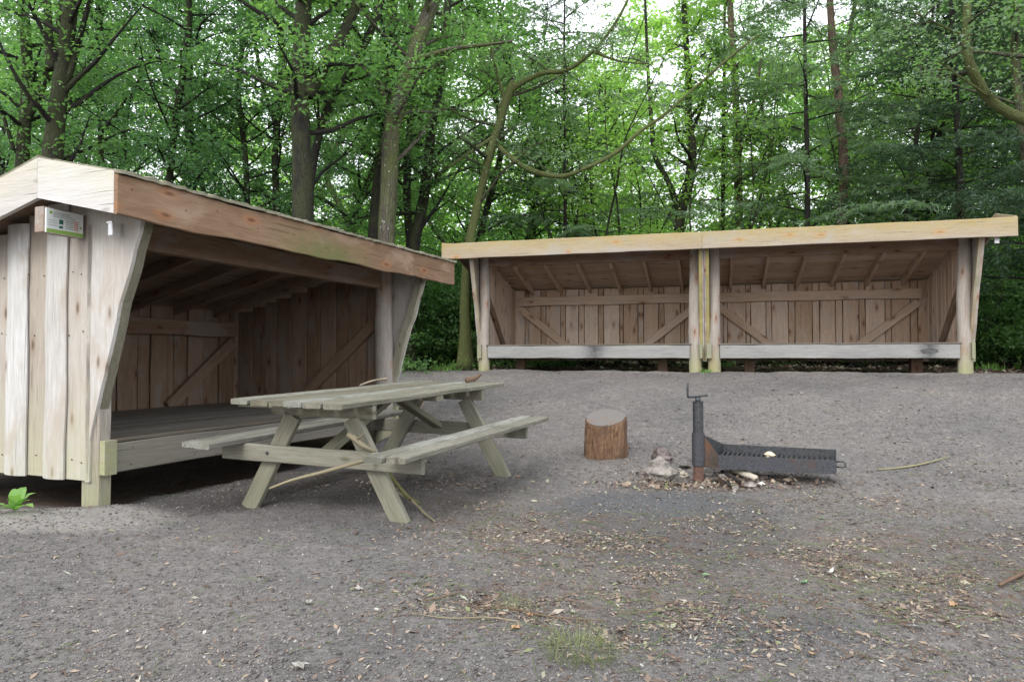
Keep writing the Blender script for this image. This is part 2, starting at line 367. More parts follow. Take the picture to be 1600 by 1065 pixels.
def tube(mb, pts, rad, sides=8, sub=5, rough=0.0, tint=0, moss=0, rng=random, flare=0):
    P, r = smooth_path(pts, rad, sub) if sub > 1 else ([Vector(p) for p in pts], list(rad))
    rings = []; gcs = []; off = (rng.uniform(0, 50), rng.uniform(0, 50)); dist = 0
    t = (P[1]-P[0]).normalized(); up = Vector((0, 1, 0)) if abs(t.z) > .7 else Vector((0, 0, 1))
    u = (up-t*up.dot(t)).normalized()
    ph = [rng.uniform(0, 6.28) for _ in range(4)]
    for i, p in enumerate(P):
        t = (P[min(i+1, len(P)-1)]-P[max(i-1, 0)]).normalized(); u = (u-t*u.dot(t)).normalized(); v = t.cross(u)
        if i: dist += (p-P[i-1]).length
        ring = []; g = []
        for k in range(sides):
            a = 2*pi*k/sides
            rr = r[i]*(1+rough*(.6*sin(2*a+ph[0]+dist*1.3)+.5*sin(3*a+ph[1]-dist*2.1)+.4*sin(5*a+ph[2]+dist*3.7))+(rng.uniform(-rough, rough)*.5 if rough else 0))
            if flare and dist < flare: rr *= 1+.55*(1-dist/flare)**2*(1+.35*sin(4*a+ph[3]))
            ring.append(p+u*(rr*cos(a))+v*(rr*sin(a))); g.append((dist+off[0], r[i]*a+off[1], 0) if sides >= 16 else (dist+off[0], rr*cos(a)+off[1], rr*sin(a)))
        rings.append(ring); gcs.append(g)
    mb.loft(rings, gcs, tint, moss)

def box(mb, a, b, tint=0, moss=0, ch=.004, rng=random):
    """axis-aligned block; grain runs along its longest side"""
    a = Vector(a); b = Vector(b); d = b-a; ax = max(range(3), key=lambda i: abs(d[i])); o = [i for i in range(3) if i != ax]
    c = (a+b)/2; p0 = c.copy(); p1 = c.copy(); p0[ax] = a[ax]; p1[ax] = b[ax]
    wd = Vector((0, 0, 0)); wd[o[0]] = 1
    plank(mb, p0, p1, wd, abs(d[o[0]]), abs(d[o[1]]), 1, 0, tint, moss, ch=ch, rng=rng)

def merge_into(o, mb, material):
    """join a mesh builder's pieces into an object's mesh as a second material"""
    import bmesh
    t = mb.build('tmp', material); t.data.polygons.foreach_set('material_index', [1]*len(t.data.polygons)); t.data.update()
    bm = bmesh.new(); bm.from_mesh(o.data); bm.from_mesh(t.data); o.data.materials.append(material); bm.to_mesh(o.data); bm.free()
    bpy.data.objects.remove(t, do_unlink=True)

# ------------------------------------------------------------------ terrain
def vnoise(x, y, s, seed=0):
    x = np.asarray(x, float)*s+seed*17.3; y = np.asarray(y, float)*s+seed*9.1
    xi = np.floor(x); yi = np.floor(y); fx = x-xi; fy = y-yi
    def h(a, b):
        q = np.sin(a*127.1+b*311.7+seed*74.7)*43758.5453; return q-np.floor(q)
    fx = fx*fx*(3-2*fx); fy = fy*fy*(3-2*fy)
    return (h(xi, yi)*(1-fx)+h(xi+1, yi)*fx)*(1-fy)+(h(xi, yi+1)*(1-fx)+h(xi+1, yi+1)*fx)*fy-.5
def sstep(a, b, x):
    t = np.clip((np.asarray(x, float)-a)/(b-a), 0, 1); return t*t*(3-2*t)
FARZ = .788
PHI = R(16.0)
FA = np.array((cos(PHI), -sin(PHI))); FB = np.array((sin(PHI), cos(PHI)))      # far shelters: along / into
FO = np.array((3.10, 11.43))
LANG = math.atan2(.923, .384)
LA_ = np.array((cos(LANG), sin(LANG))); LB_ = np.array((-sin(LANG), cos(LANG)))
LO = np.array((-2.875, 4.93))
def loc(x, y, O, A, B):
    dx = x-O[0]; dy = y-O[1]; return dx*A[0]+dy*A[1], dx*B[0]+dy*B[1]
def gz(x, y):
    x = np.asarray(x, float); y = np.asarray(y, float)
    p = .2756*x+.961*y
    t = np.clip((p-5.9)/5.6, 0, 1); g = FARZ*(.45*t*t*(3-2*t)+.55*np.clip(t, 0, 1)**1.15)
    g = g+.020*np.clip(p-14.0, 0, 60)*1.0
    # hollow under the two far shelters with a berm in front
    fa, fb = loc(x, y, FO, FA, FB)
    ins = sstep(-3.75, -3.5, fa)*(1-sstep(3.55, 3.8, fa))
    edge = .02+.22*vnoise(fa, fb*0, 1.3, 5)+.08*vnoise(fa, fb*0, 4.3, 8)
    g = g-ins*.27*sstep(-.02, .30, fb-edge)*(1-sstep(1.7, 2.6, fb))
    g = g+.035*np.exp(-((fb+.10-edge)/.13)**2)*ins
    la, lb = loc(x, y, LO, LA_, LB_)
    ins2 = sstep(-.2, .3, la)*(1-sstep(3.3, 4.6, la))*sstep(-.3, .3, lb)*(1-sstep(2.2, 3, lb))
    g = g*(1-.9*ins2)-.06*ins2
    # sandy mound at the near post of the left shelter
    g = g+.075*np.exp(-(((x+3.25)/.75)**2+((y-4.42)/.30)**2))+.035*np.exp(-(((x+2.6)/.3)**2+((y-4.75)/.25)**2))
    g = g+.05*vnoise(x, y, .8, 1)+.030*vnoise(x, y, 2.3, 2)+.016*vnoise(x, y, 6, 3)+.011*vnoise(x, y, 15, 4)+.006*vnoise(x, y, 34, 9)
    g = g+1.2*vnoise(x, y, .07, 6)*sstep(16, 40, np.hypot(x, y))
    return g
def gz1(x, y): return float(gz(np.array([x]), np.array([y]))[0])

def axis(lo, hi, step, far, growth=1.16):
    c = list(np.arange(lo, hi, step)); s = step; v = c[-1]
    while v < far: s *= growth; v += s; c.append(v)
    s = step; v = c[0]; pre = []
    while v > -far: s *= growth; v -= s; pre.append(v)
    return np.array(pre[::-1]+c)
gx = axis(-4.6, 9.2, .032, 300); gy = axis(1.4, 13.2, .032, 300)
X, Y = np.meshgrid(gx, gy); Zg = gz(X, Y)
nx, ny = len(gx), len(gy)
me = bpy.data.meshes.new('ground')
vs = np.stack([X, Y, Zg], -1).reshape(-1, 3).astype(np.float32)
ii, jj = np.meshgrid(np.arange(nx-1), np.arange(ny-1)); base = (jj*nx+ii).ravel()
fc = np.stack([base, base+1, base+1+nx, base+nx], -1).astype(np.int32)
def np_mesh(me, vs, fc):
    k = fc.shape[1]
    me.vertices.add(len(vs)); me.vertices.foreach_set('co', vs.astype(np.float32).ravel())
    me.loops.add(fc.size); me.loops.foreach_set('vertex_index', fc.astype(np.int32).ravel())
    me.polygons.add(len(fc)); me.polygons.foreach_set('loop_start', np.arange(0, fc.size, k, dtype=np.int32))
    me.polygons.foreach_set('loop_total', np.full(len(fc), k, dtype=np.int32)); me.update(calc_edges=True)
np_mesh(me, vs, fc)
xx, yy = vs[:, 0].astype(float), vs[:, 1].astype(float)
def fattr(me, name, vals): a = me.attributes.new(name, 'FLOAT', 'POINT'); a.data.foreach_set('value', np.asarray(vals, dtype=np.float32))
fa, fb = loc(xx, yy, FO, FA, FB); la, lb = loc(xx, yy, LO, LA_, LB_)
sand = np.exp(-(((xx+3.3)/.95)**2+((yy-4.42)/.30)**2))*1.35+.55*np.exp(-(((xx+2.5)/.35)**2+((yy-4.55)/.3)**2))
edg = .02+.22*vnoise(fa, fb*0, 1.3, 5)+.08*vnoise(fa, fb*0, 4.3, 8)
sand = np.maximum(sand, .62*np.exp(-((fb+.11-edg)/.13)**2)*(.75+1.0*vnoise(fa, fb, 1.7, 19))*sstep(-4.0, -3.6, fa)*(1-sstep(3.7, 4.1, fa)))
damp_shade = .9*np.exp(-(((xx+1.0)/1.3)**2+((yy-5.6)/.8)**2))+.8*np.exp(-(((xx+2.2)/.5)**2+((yy-5.1)/.35)**2))  # damp soil left of the table; shade under it painted into the ground
ash = 1.1*np.exp(-(((xx-1.05)/.9)**2+((yy-4.9)/.75)**2))+.8*np.exp(-(((xx-.9)/.7)**2+((yy-3.9)/.5)**2))+.7*np.exp(-(((xx-.9)/.8)**2+((yy-2.7)/.35)**2))+.5*np.exp(-(((xx+.8)/.6)**2+((yy-4.3)/.5)**2))
def chips_d(x, y):
    d = .9*np.exp(-(((x-1.9)/1.6)**2+((y-3.9)/.75)**2))+.9*np.exp(-(((x-.35)/.8)**2+((y-4.2)/.55)**2))+.8*np.exp(-(((x-.3)/.7)**2+((y-3.0)/.45)**2))
    d = d+.9*np.exp(-(((x-1.55)/.75)**2+((y-5.75)/.22)**2))
    d = d+.7*np.exp(-(((x-2.3)/1.2)**2+((y-3.0)/.6)**2))+.5*np.exp(-(((x-2.4)/1.2)**2+((y-5.2)/.5)**2))+.5*np.exp(-(((x+.3)/.5)**2+((y-5.0)/.5)**2))
    return d
chips = chips_d(xx, yy)
pp = .2756*xx+.961*yy
forest = np.maximum(sstep(-.05, .15, fb)*sstep(-3.9, -3.5, fa)*(1-sstep(3.5, 3.9, fa)), sstep(.1, 1.0, fb))  # under the far shelters the dark soil also paints in the hollow's shade
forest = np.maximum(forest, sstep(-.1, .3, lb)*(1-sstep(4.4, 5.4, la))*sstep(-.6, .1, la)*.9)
forest = np.maximum(forest, sstep(14, 22, np.hypot(xx, yy)))
forest = np.maximum(forest, sstep(2.0, 3.0, lb))
for k_, a_ in (('sand', sand), ('ash', ash), ('chips', chips), ('damp_shade', damp_shade), ('forest', forest)): fattr(me, k_, a_)
me.materials.append(M['ground']); me.polygons.foreach_set('use_smooth', np.ones(len(fc), bool))
go = bpy.data.objects.new('ground', me); col.objects.link(go); tag(go, 'grey brown trodden grit ground of the clearing', 'ground', kind='structure')

# pixel helpers (photo pixels, 1600 wide): ray through a pixel
def ray(px, py):
    d = Vector((px-800, F, 532.5-py)); c, s = cos(PITCH), sin(PITCH)
    return Vector((d.x, d.y*c-d.z*s, d.y*s+d.z*c))
def at(px, py, Yd):
    d = ray(px, py); k = Yd/d.y; return Vector((d.x*k, Yd, EYE+d.z*k))
def ground_at(px, py):
    d = ray(px, py); lo = .5
    for i in range(900):
        k = (1.5+i*.02)/d.y; p = Vector((d.x*k, d.y*k, EYE+d.z*k))
        if p.z <= gz1(p.x, p.y): return p
    return p

# ------------------------------------------------------------------ shelters
def roof_z(b):     # top surface of the roof relative to the shelter's ground, b = depth behind posts
    return 2.348-(.11-b)*math.tan(R(13.2)) if b < .11 else 2.348-(b-.11)*math.tan(R(14.5))
FRONT_B = -.60; DEPTH = 2.28
def shelter(name, origin, rotz, z0, LA, oL, oR, label, wallL, wallR, mats, seed, posts='round', cutL=None, nraf=6):
    rng = random.Random(seed)
    root = empty(name, (origin[0], origin[1], z0), rotz, label, 'shelter')
    mw, mi, mf, mb_, mp = mats['wall'], mats['inner'], mats['fascia'], mats['beam'], mats['post']
    back = DEPTH
    # posts
    for k, a in enumerate((0, LA)):
        m = MB()
        if posts == 'mixed' and k == 0:
            plank(m, (a, 0, -.15), (a, 0, 2.06), (1, 0, 0), .10, .17, 14, .006, -.15, lambda p: max(0, 1-(p.z)/.5)*.6, rng=rng)
            o = m.build('post', M['post_grey'], root)
        else:
            rr = .105 if posts == 'mixed' else .097
            tube(m, [(a, 0, -.2), (a+rng.uniform(-.01, .01), .0, .5), (a+rng.uniform(-.015, .015), 0, 1.1), (a+rng.uniform(-.012, .012), 0, 1.6), (a, 0, 2.08)],
                 [rr*1.05, rr, rr*.97, rr*.93, rr*.88], 18, 7, .035, .15, lambda p: max(0, 1-(p.z)/.45)*.8, rng)
            o = m.build('post', mp, root, True)
    # rear posts
    for a in (0.04, LA-.04):
        m = MB(); box(m, (a-.06, back+.05, -.15), (a+.06, back+.16, 1.50), rng=rng); m.build('rear_post', M['dark'], root)
    # header beam across the front
    m = MB(); plank(m, (.02, .02, 1.935), (LA-.02, .02, 1.935), (0, 0, 1), .20, .10, 8, .004, -.2, rng=rng); m.build('header_beam', mats['header'], root)
    # platform
    m = MB(); fl = mats.get('front_in', .06)
    bm_ = mats.get('burn')
    plank(m, (fl, -.055, .34), (LA-fl, -.055, .34), (0, 0, 1), .205, .06, 40 if bm_ else 10, .004, mats.get('btint', .1), (lambda p: (1.1 if p.z > .42 else .8)*math.exp(-((p.x-bm_[0])/(bm_[1]*.6))**2)) if bm_ else (lambda p: .25*max(0, 1-abs(p.x-.2)/.5)), rng=rng); edge_beam = m.build('platform_edge_beam', mb_, root)
    m = MB(); y = -.085; k = 0
    while y < back-.06:
        wd = min(.145, back-.05-y)
        plank(m, (.0+.055, y+wd/2, .4585), (LA-.055, y+wd/2, .4585), (0, 1, 0), wd-.006, .028, 6, .001, rng.uniform(-.5, .5), rng=rng); y += wd
    m.build('platform_floor', mats['floor'], root)
    for a in ((.55, LA-.55) if mats.get('supports') else ()):
        m = MB(); box(m, (a-.08, .35, -.25), (a+.08, .5, .40), rng=rng); m.build('support_block', M['dark'], root)
    # side walls: vertical boards, plus a cheek cut back from the eave to the post foot
    zb = .20
    for side, wa in ((-1, -wallL), (1, LA+wallR)):
        a_in, a_out = wa-side*.028, wa
        lo_, hi_ = min(a_in, a_out), max(a_in, a_out)
        m = MB(); b = .0; k = 0
        while b < back:
            wd = rng.uniform(.19, .25); b1 = min(b+wd, back+.02); layer = k % 2
            tp = min(roof_z(b+.02), roof_z(b1-.02))-.165
            if layer == 0:
                plank(m, ((lo_+hi_)/2, (b+b1)/2, zb+rng.uniform(-.003, .003)), ((lo_+hi_)/2, (b+b1)/2, tp), (0, 1, 0), b1-b+.05, .026, 10, .006, rng.uniform(-.75, -.1), lambda p: max(0, .9-(p.z-.2)/.8)*.6, rng=rng)
            else:
                sg = side
                aa = wa+sg*.019
                p0 = (aa, (b+b1)/2, zb-.004); p1 = (aa, (b+b1)/2, tp)
                # width direction chosen so that the bulge faces outward
                wdv = (0, -1, 0) if side > 0 else (0, 1, 0)
                plank(m, p0, p1, wdv, b1-b, .024, 18, .009, rng.uniform(.3, .65), lambda p: max(0, .5-(p.z-.2)/.9)*.6, bulge=.012, rng=rng)
            b = b1; k += 1
        # cheek
        wz = wob(rng, .011, .8)
        pts = [(.19, -.02), (.44, -.02), (.84, -.125), (1.02, -.18), (1.30, -.27), (1.57, -.36), (1.93, -.485)]
        def bf(z, pts=pts, wz=wz):
            z = max(pts[0][0], min(pts[-1][0], z))
            for (z0_, b0_), (z1_, b1_) in zip(pts, pts[1:]):
                if z <= z1_: return b0_+(b1_-b0_)*(z-z0_)/(z1_-z0_)+wz(z)*min(1, (z-.19)*3)
            return pts[-1][1]
        zs = [.19+1.76*i/26 for i in range(27)]
        mid = lambda z: max(bf(z)+.03, -.30+.0*z)
        if side < 0 or True:
            strip(m, zs, bf, lambda z: .02, lo_-.001*side, hi_+.001*side if side > 0 else hi_+.001, .25, lambda p: max(0, .7-(p.z-.2)/.6)*.6, rng)
            # thin top filler behind the eave
            tf = [1.95+.0*i for i in range(1)]
            strip(m, [1.95, 2.0, 2.05], lambda z: -.54+(z-1.95)*.2, lambda z: .02, lo_, hi_, 0, 0, rng)
        wl_ = m.build('side_wall', mw, root)
        if side < 0: wall_near = wl_
        # thick edge board along the cheek
        m = MB(); e0, e1 = (hi_+.002, hi_+mats.get('edge', .065)) if side < 0 else (lo_-mats.get('edge', .065), lo_-.002)
        strip(m, [z for z in zs if z > .44], lambda z: bf(z)-.004, lambda z: bf(z)+.085, e0, e1, -.1, .25, rng)
        m.build('cheek_board', mats['cheekL'] if side < 0 else mats['cheekR'], root)
        m = MB(); box(m, (e0, -.135, .235), (e1+.03*(side < 0), .10, .47), -.2, .7, rng=rng); m.build('sill_end', mats['sill'], root)
        # inside lining of the wall with narrow strips over the joints, and a diagonal brace
        m = MB(); b = .12; xin = a_in-side*.0125
        while b < back-.05:
            wd = rng.uniform(.17, .27); b1 = min(b+wd, back-.02); tp = min(roof_z(b), roof_z(b1))-.165
            plank(m, (xin, (b+b1)/2, .475), (xin, (b+b1)/2, tp), (0, 1, 0), b1-b-.012, .022, 6, .003, rng.uniform(-.5, .5), rng=rng); b = b1
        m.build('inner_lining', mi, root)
        m = MB(); xb = a_in-side*.055
        plank(m, (xb, .10, 1.50), (xb, 1.30, .47), (0, 0, 1), .13, .055, 6, .004, -.2, rng=rng); m.build('brace', mats['brace'], root)
    # back wall
    m = MB(); a = -wallL+.0; k = 0
    tpb = roof_z(back)-.165
    while a < LA+wallR:
        wd = rng.uniform(.24, .34) if k % 2 == 0 else rng.uniform(.07, .12) if mats.get('narrow') else rng.uniform(.15, .3)
        a1 = min(a+wd, LA+wallR); lay = k % 2
        plank(m, ((a+a1)/2, back+.008*lay+.002, .18), ((a+a1)/2, back+.008*lay+.002, tpb), (1, 0, 0), a1-a+(-.012 if lay else -.014), .022, 8, .004, rng.uniform(-.5, .5)-(.25 if lay and mats.get('narrow') else 0), rng=rng)
        a = a1; k += 1
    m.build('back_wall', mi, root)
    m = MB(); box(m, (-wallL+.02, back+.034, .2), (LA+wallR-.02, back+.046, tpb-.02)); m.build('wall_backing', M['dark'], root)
    m = MB(); plank(m, (.02, back-.06, 1.385), (LA-.02, back-.06, 1.385), (0, 0, 1), .175, .10, 8, .010, .0, rng=rng); m.build('back_beam', mats['brace2'], root)
    for p0, p1 in (((.06, back-.05, 1.23), (1.02, back-.05, .47)), ((LA-.06, back-.05, 1.23), (LA-1.02, back-.05, .47))):
        m = MB(); plank(m, p0, p1, (0, 0, 1), .14, .05, 5, .004, rng.uniform(-.2, .2), rng=rng); m.build('brace', mats['brace2'], root)
    rz_ = random.Random(seed+5)
    def nail(nl, p, ax):
        a = Vector(p)-Vector(ax)*.002; tube(nl, [a, a+Vector(ax)*.004], [.005, .005], 6, 1, rng=rz_)
    nw = MB(); nb_ = MB(); nf = MB()
    for zq in (.33, 1.2, 1.62):
        b = .05
        while b < back: nail(nw, (-wallL-.004-.018*(1 if zq > 1 and rz_.random() < .3 else 0), b, zq+rz_.uniform(-.02, .02)), (-1, 0, 0)); b += rz_.uniform(.08, .15)
    a = -oL+.1
    while a < LA+oR: nail(nf, (a, FRONT_B-.0335, 2.03+rz_.uniform(-.05, .07)), (0, -1, 0)); a += rz_.uniform(.25, .5)
    a = .2
    while a < LA-.1:
        for zq in (.28, .40): nail(nb_, (a+rz_.uniform(-.02, .02), -.0862, zq), (0, -1, 0))
        a += rz_.uniform(.5, .7)
    merge_into(wall_near, nw, M['nail']); merge_into(edge_beam, nb_, M['nail'])
    # roof: rafters, boarding, cover, fascia, bargeboards
    A0, A1 = -oL, LA+oR
    for k in range(nraf):
        a = .30+(LA-.6)*k/(nraf-1)
        m = MB()
        plank(m, (a, .14, roof_z(.14)-.195), (a, back-.0, roof_z(back)-.195), (0, 0, 1), .12, .055, 4, .002, rng.uniform(-.1, .3), rng=rng)
        m.build('rafter', mats['rafter'], root)
    m = MB(); y = .12
    while y < back+.22:
        y1 = min(y+rng.uniform(.13, .2), back+.25)
        za, zb_ = roof_z(y)-.12, roof_z(y1)-.12
        plank(m, (A0+.035, (y+y1)/2, (za+zb_)/2), (A1-.035, (y+y1)/2, (za+zb_)/2), (0, y1-y, zb_-za), math.hypot(y1-y, zb_-za)-.003, .024, 6, .003, rng.uniform(-.5, .4), rng=rng); y = y1
    za, zb_ = roof_z(FRONT_B+.03)-.12, roof_z(.10)-.12
    plank(m, (A0+.035, (FRONT_B+.13)/2, (za+zb_)/2), (A1-.035, (FRONT_B+.13)/2, (za+zb_)/2), (0, .1-FRONT_B-.03, zb_-za), .69, .024, 6, 0, -.3, rng=rng)
    m.build('roof_boarding', mats['rafter'], root)
    m = MB()
    cw = mats.get('cover_wave', .004); dr = mats.get('drop', 0)
    for (b0, b1) in ((FRONT_B-(.045 if dr == 0 else -.02), .12), (.11, back+.27)):
        n = 150; rings = []; gcs = []; f1 = wob(rng, cw*1.3, .6); f2 = wob(rng, cw, .35); f3 = wob(rng, cw*.35, .17)
        o1 = rng.uniform(0, 50)
        for i in range(n+1):
            x = A0-.0+(A1-A0)*i/n; e = -abs(f1(x))*1.2 if b0 < 0 else 0
            z1, z2 = roof_z(b0), roof_z(b1); th = .032
            wv = abs(f2(x))+abs(f3(x))+rng.uniform(0, cw*.35); lift = .006+wv
            pr = [(b0+e, z1-.004-dr+lift*.3), (b1, z2-.02-dr), (b1, z2+th*.5-dr), (b0+e+.12, roof_z(b0+.12)+.006+lift*.7-dr), (b0+e, z1+.006+lift-dr)]
            rings.append([Vector((x, b, z)) for b, z in pr]); gcs.append([(x+o1, b+o1, z) for b, z in pr])
        m.loft(rings, gcs, .2, .3)
    m.build('roof_cover', M['cover'], root)
    m = MB(); zt = roof_z(FRONT_B)
    segs = [A0, A1]
    plank(m, (A0, FRONT_B-.016, zt-.135-.004), (A1, FRONT_B-.016, zt-.135-.004), (0, 0, 1), .262, .032, 30, mats.get('fw', .004), mats.get('ft', 0), mats.get('fm', 0), rng=rng)
    merge_into(m.build('fascia_board', mf, root), nf, M['nail'])
    if mats.get('cover_wave', 0) > .01:
        pass
    for side, xa in ((-1, A0+.016), (1, A1-.016)):
        if side > 0 and name == 'log_shelter' and oR < .2: continue
        if side < 0 and oL < .2: continue
        for b0, b1 in ((FRONT_B+.0, .11), (.112, back+.25)):
            m = MB(); H = .265
            # sheared parallelogram board so that its ends stay vertical
            off = rng.uniform(0, 40); rings = []; gcs = []; x0, x1 = (xa-.018, xa+.014) if side < 0 else (xa-.014, xa+.018)
            for i in range(9):
                b = b0+(b1-b0)*i/8; zt_ = roof_z(b) if i else roof_z(b0); zt_ += .012-(dr+.01 if side < 0 else 0)*(i/8 if b0 < 0 else 1)
                pr = [(x0, zt_-H), (x1, zt_-H), (x1, zt_), (x0, zt_)]
                rings.append([Vector((x, b, z)) for x, z in pr]); gcs.append([(b+off, z+off, x) for x, z in pr])
            m.loft(rings, gcs, .2 if b0 < 0 else .0, (lambda p: max(0, 1-(roof_z(p.y)+.012-p.z)/.05)*.4))
            m.build('bargeboard', mats['barge'], root)
    return root

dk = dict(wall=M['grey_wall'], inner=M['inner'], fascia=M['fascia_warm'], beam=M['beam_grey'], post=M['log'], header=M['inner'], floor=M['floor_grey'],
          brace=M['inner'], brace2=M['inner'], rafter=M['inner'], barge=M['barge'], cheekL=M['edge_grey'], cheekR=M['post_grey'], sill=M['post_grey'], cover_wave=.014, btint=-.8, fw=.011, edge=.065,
          fm=lambda p: 1.7*max(0, 1-abs(p.x-1.75)/.8)*(1 if p.z < 1.97 else 0))
left = shelter('log_shelter', LO, LANG, 0, 3.6, .36, .56, 'nearest open wooden shelter with bleached side boards and orange brown fascia', .07, .15, dk, 3, 'mixed')
pk = dict(wall=M['log'], inner=M['inner_pink'], fascia=M['fascia_pale'], beam=M['beam_burn'], post=M['log'], header=M['inner'], floor=M['floor_grey'],
          brace=M['inner'], brace2=M['inner_pink'], rafter=M['inner_pink'], barge=M['fascia_pale'], cheekL=M['log'], cheekR=M['yellow_edge'], sill=M['beam_grey'], cover_wave=.004, edge=.045, narrow=True, front_in=.09, drop=.065, supports=True,
          fm=lambda p: .75*max(0, (p.z-2.08)/.10))
pk['burn'] = (3.585*.545, .26)
o1 = FO+FA*(-3.727)
far1 = shelter('log_shelter', o1, -PHI, FARZ, 3.585, .558, .12, 'left one of the two joined far shelters, its left end beside the mossy leaning tree', .12, .140, pk, 21)
pk2 = dict(pk); pk2['burn'] = (3.54*.86, .22); pk2['cheekL'] = M['yellow_edge']; pk2['cheekR'] = M['log']
o2 = FO+FA*.148
far2 = shelter('log_shelter', o2, -PHI, FARZ, 3.54, .166, .468, 'right one of the joined far shelters, burnt spot near the right of its beam', .144, .12, pk2, 33)

def burn(parent, x, z, w_, h_, name='burn_mark'):
    m = MB(); n = 28; rr = random.Random(int(x*100)); pts = [Vector((x, -.0865, z))]; 
    for k in range(n): a = 2*pi*k/n; q = rr.uniform(.8, 1.1); pts.append(Vector((x+cos(a)*w_*q, -.0865, z+sin(a)*h_*q)))
    m.add(pts, [(0, (k+1) % n+1, k+1) for k in range(n)]); return m.build(name, M['scorch'], parent)
sm, sn_, sb, so_ = mat('scorched_patch')
tcx = N(sn_, 'ShaderNodeTexCoord').outputs['Object']
L(sn_, ramp(sn_, noise(sn_, tcx, 25, 5), [(.3, (.06, .06, .065)), (.7, (.12, .12, .12))]), sb.inputs['Base Color']); sb.inputs['Roughness'].default_value = .9
M['scorch'] = sm
burn(far2, 3.54*.86, .345, .13, .045)

# little tin lamp boxes under the eaves
def tinbox(pos, rz, label):
    m = MB(); box(m, (-.03, -.02, -.085), (.03, .02, 0)); box(m, (-.036, -.026, -.006), (.036, .026, .004))
    o = m.build('tin_box', M['tin']); o.location = pos; o.rotation_euler = (0, 0, rz); return tag(o, label, 'tin box')
def L2W(O, A, B, z0, a, b, z): q = O+A*a+B*b; return (float(q[0]), float(q[1]), z0+z)
tinbox(L2W(LO, LA_, LB_, 0, -.13, -.31, 1.93), LANG, 'small shiny tin box under the eave at the corner of the nearest shelter')
tinbox(L2W(o2, FA, FB, FARZ, 3.54+.27, -.45, 1.93), -PHI, 'tiny bright tin box under the right end of the far pale fascia')

# info sign on the side wall, under the bargeboard
sr = empty('information_sign', L2W(LO, LA_, LB_, 0, -.22, .07, 1.86), LANG, 'small white and green information sign on a wooden block under the bleached bargeboard', 'sign')
m = MB(); box(m, (-.145, -.03, 0), (.12, .055, .165)); m.build('wooden_block', M['log'], sr)
m = MB(); box(m, (-.137, -.046, -.004), (.118, -.0315, .155), ch=.002); pl = m.build('sign_plate', M['sign_white'], sr)
def ink(x0, x1, z0, z1, mt, nm): m = MB(); box(m, (x0, -.0485, z0), (x1, -.0470, z1), ch=.0003); m.build(nm, mt, pl)
ink(-.137, .118, -.004, .022, M['sign_green'], 'green_band')
ink(-.052, -.024, .062, .092, M['ink_green'], 'portrait_mark'); ink(-.052, -.026, .034, .050, M['ink_green'], 'portrait_mark')
ink(-.118, -.100, .122, .138, M['sign_green'], 'emblem'); ink(.092, .104, .05, .066, M['sign_green'], 'emblem')
for k in range(3): ink(-.092, .02+.02*k, .128-.012*k, .1325-.012*k, M['ink_grey'], 'text_line')
for k in range(5): ink(-.008, .045, .036+.013*k, .0415+.013*k, M['ink_grey'], 'text_line'); ink(.05, .082, .036+.013*k, .0425+.013*k, M['ink_red'], 'text_line')
for k in range(3): ink(-.125, -.062, .046+.016*k, .049+.016*k, M['ink_grey'], 'text_line')

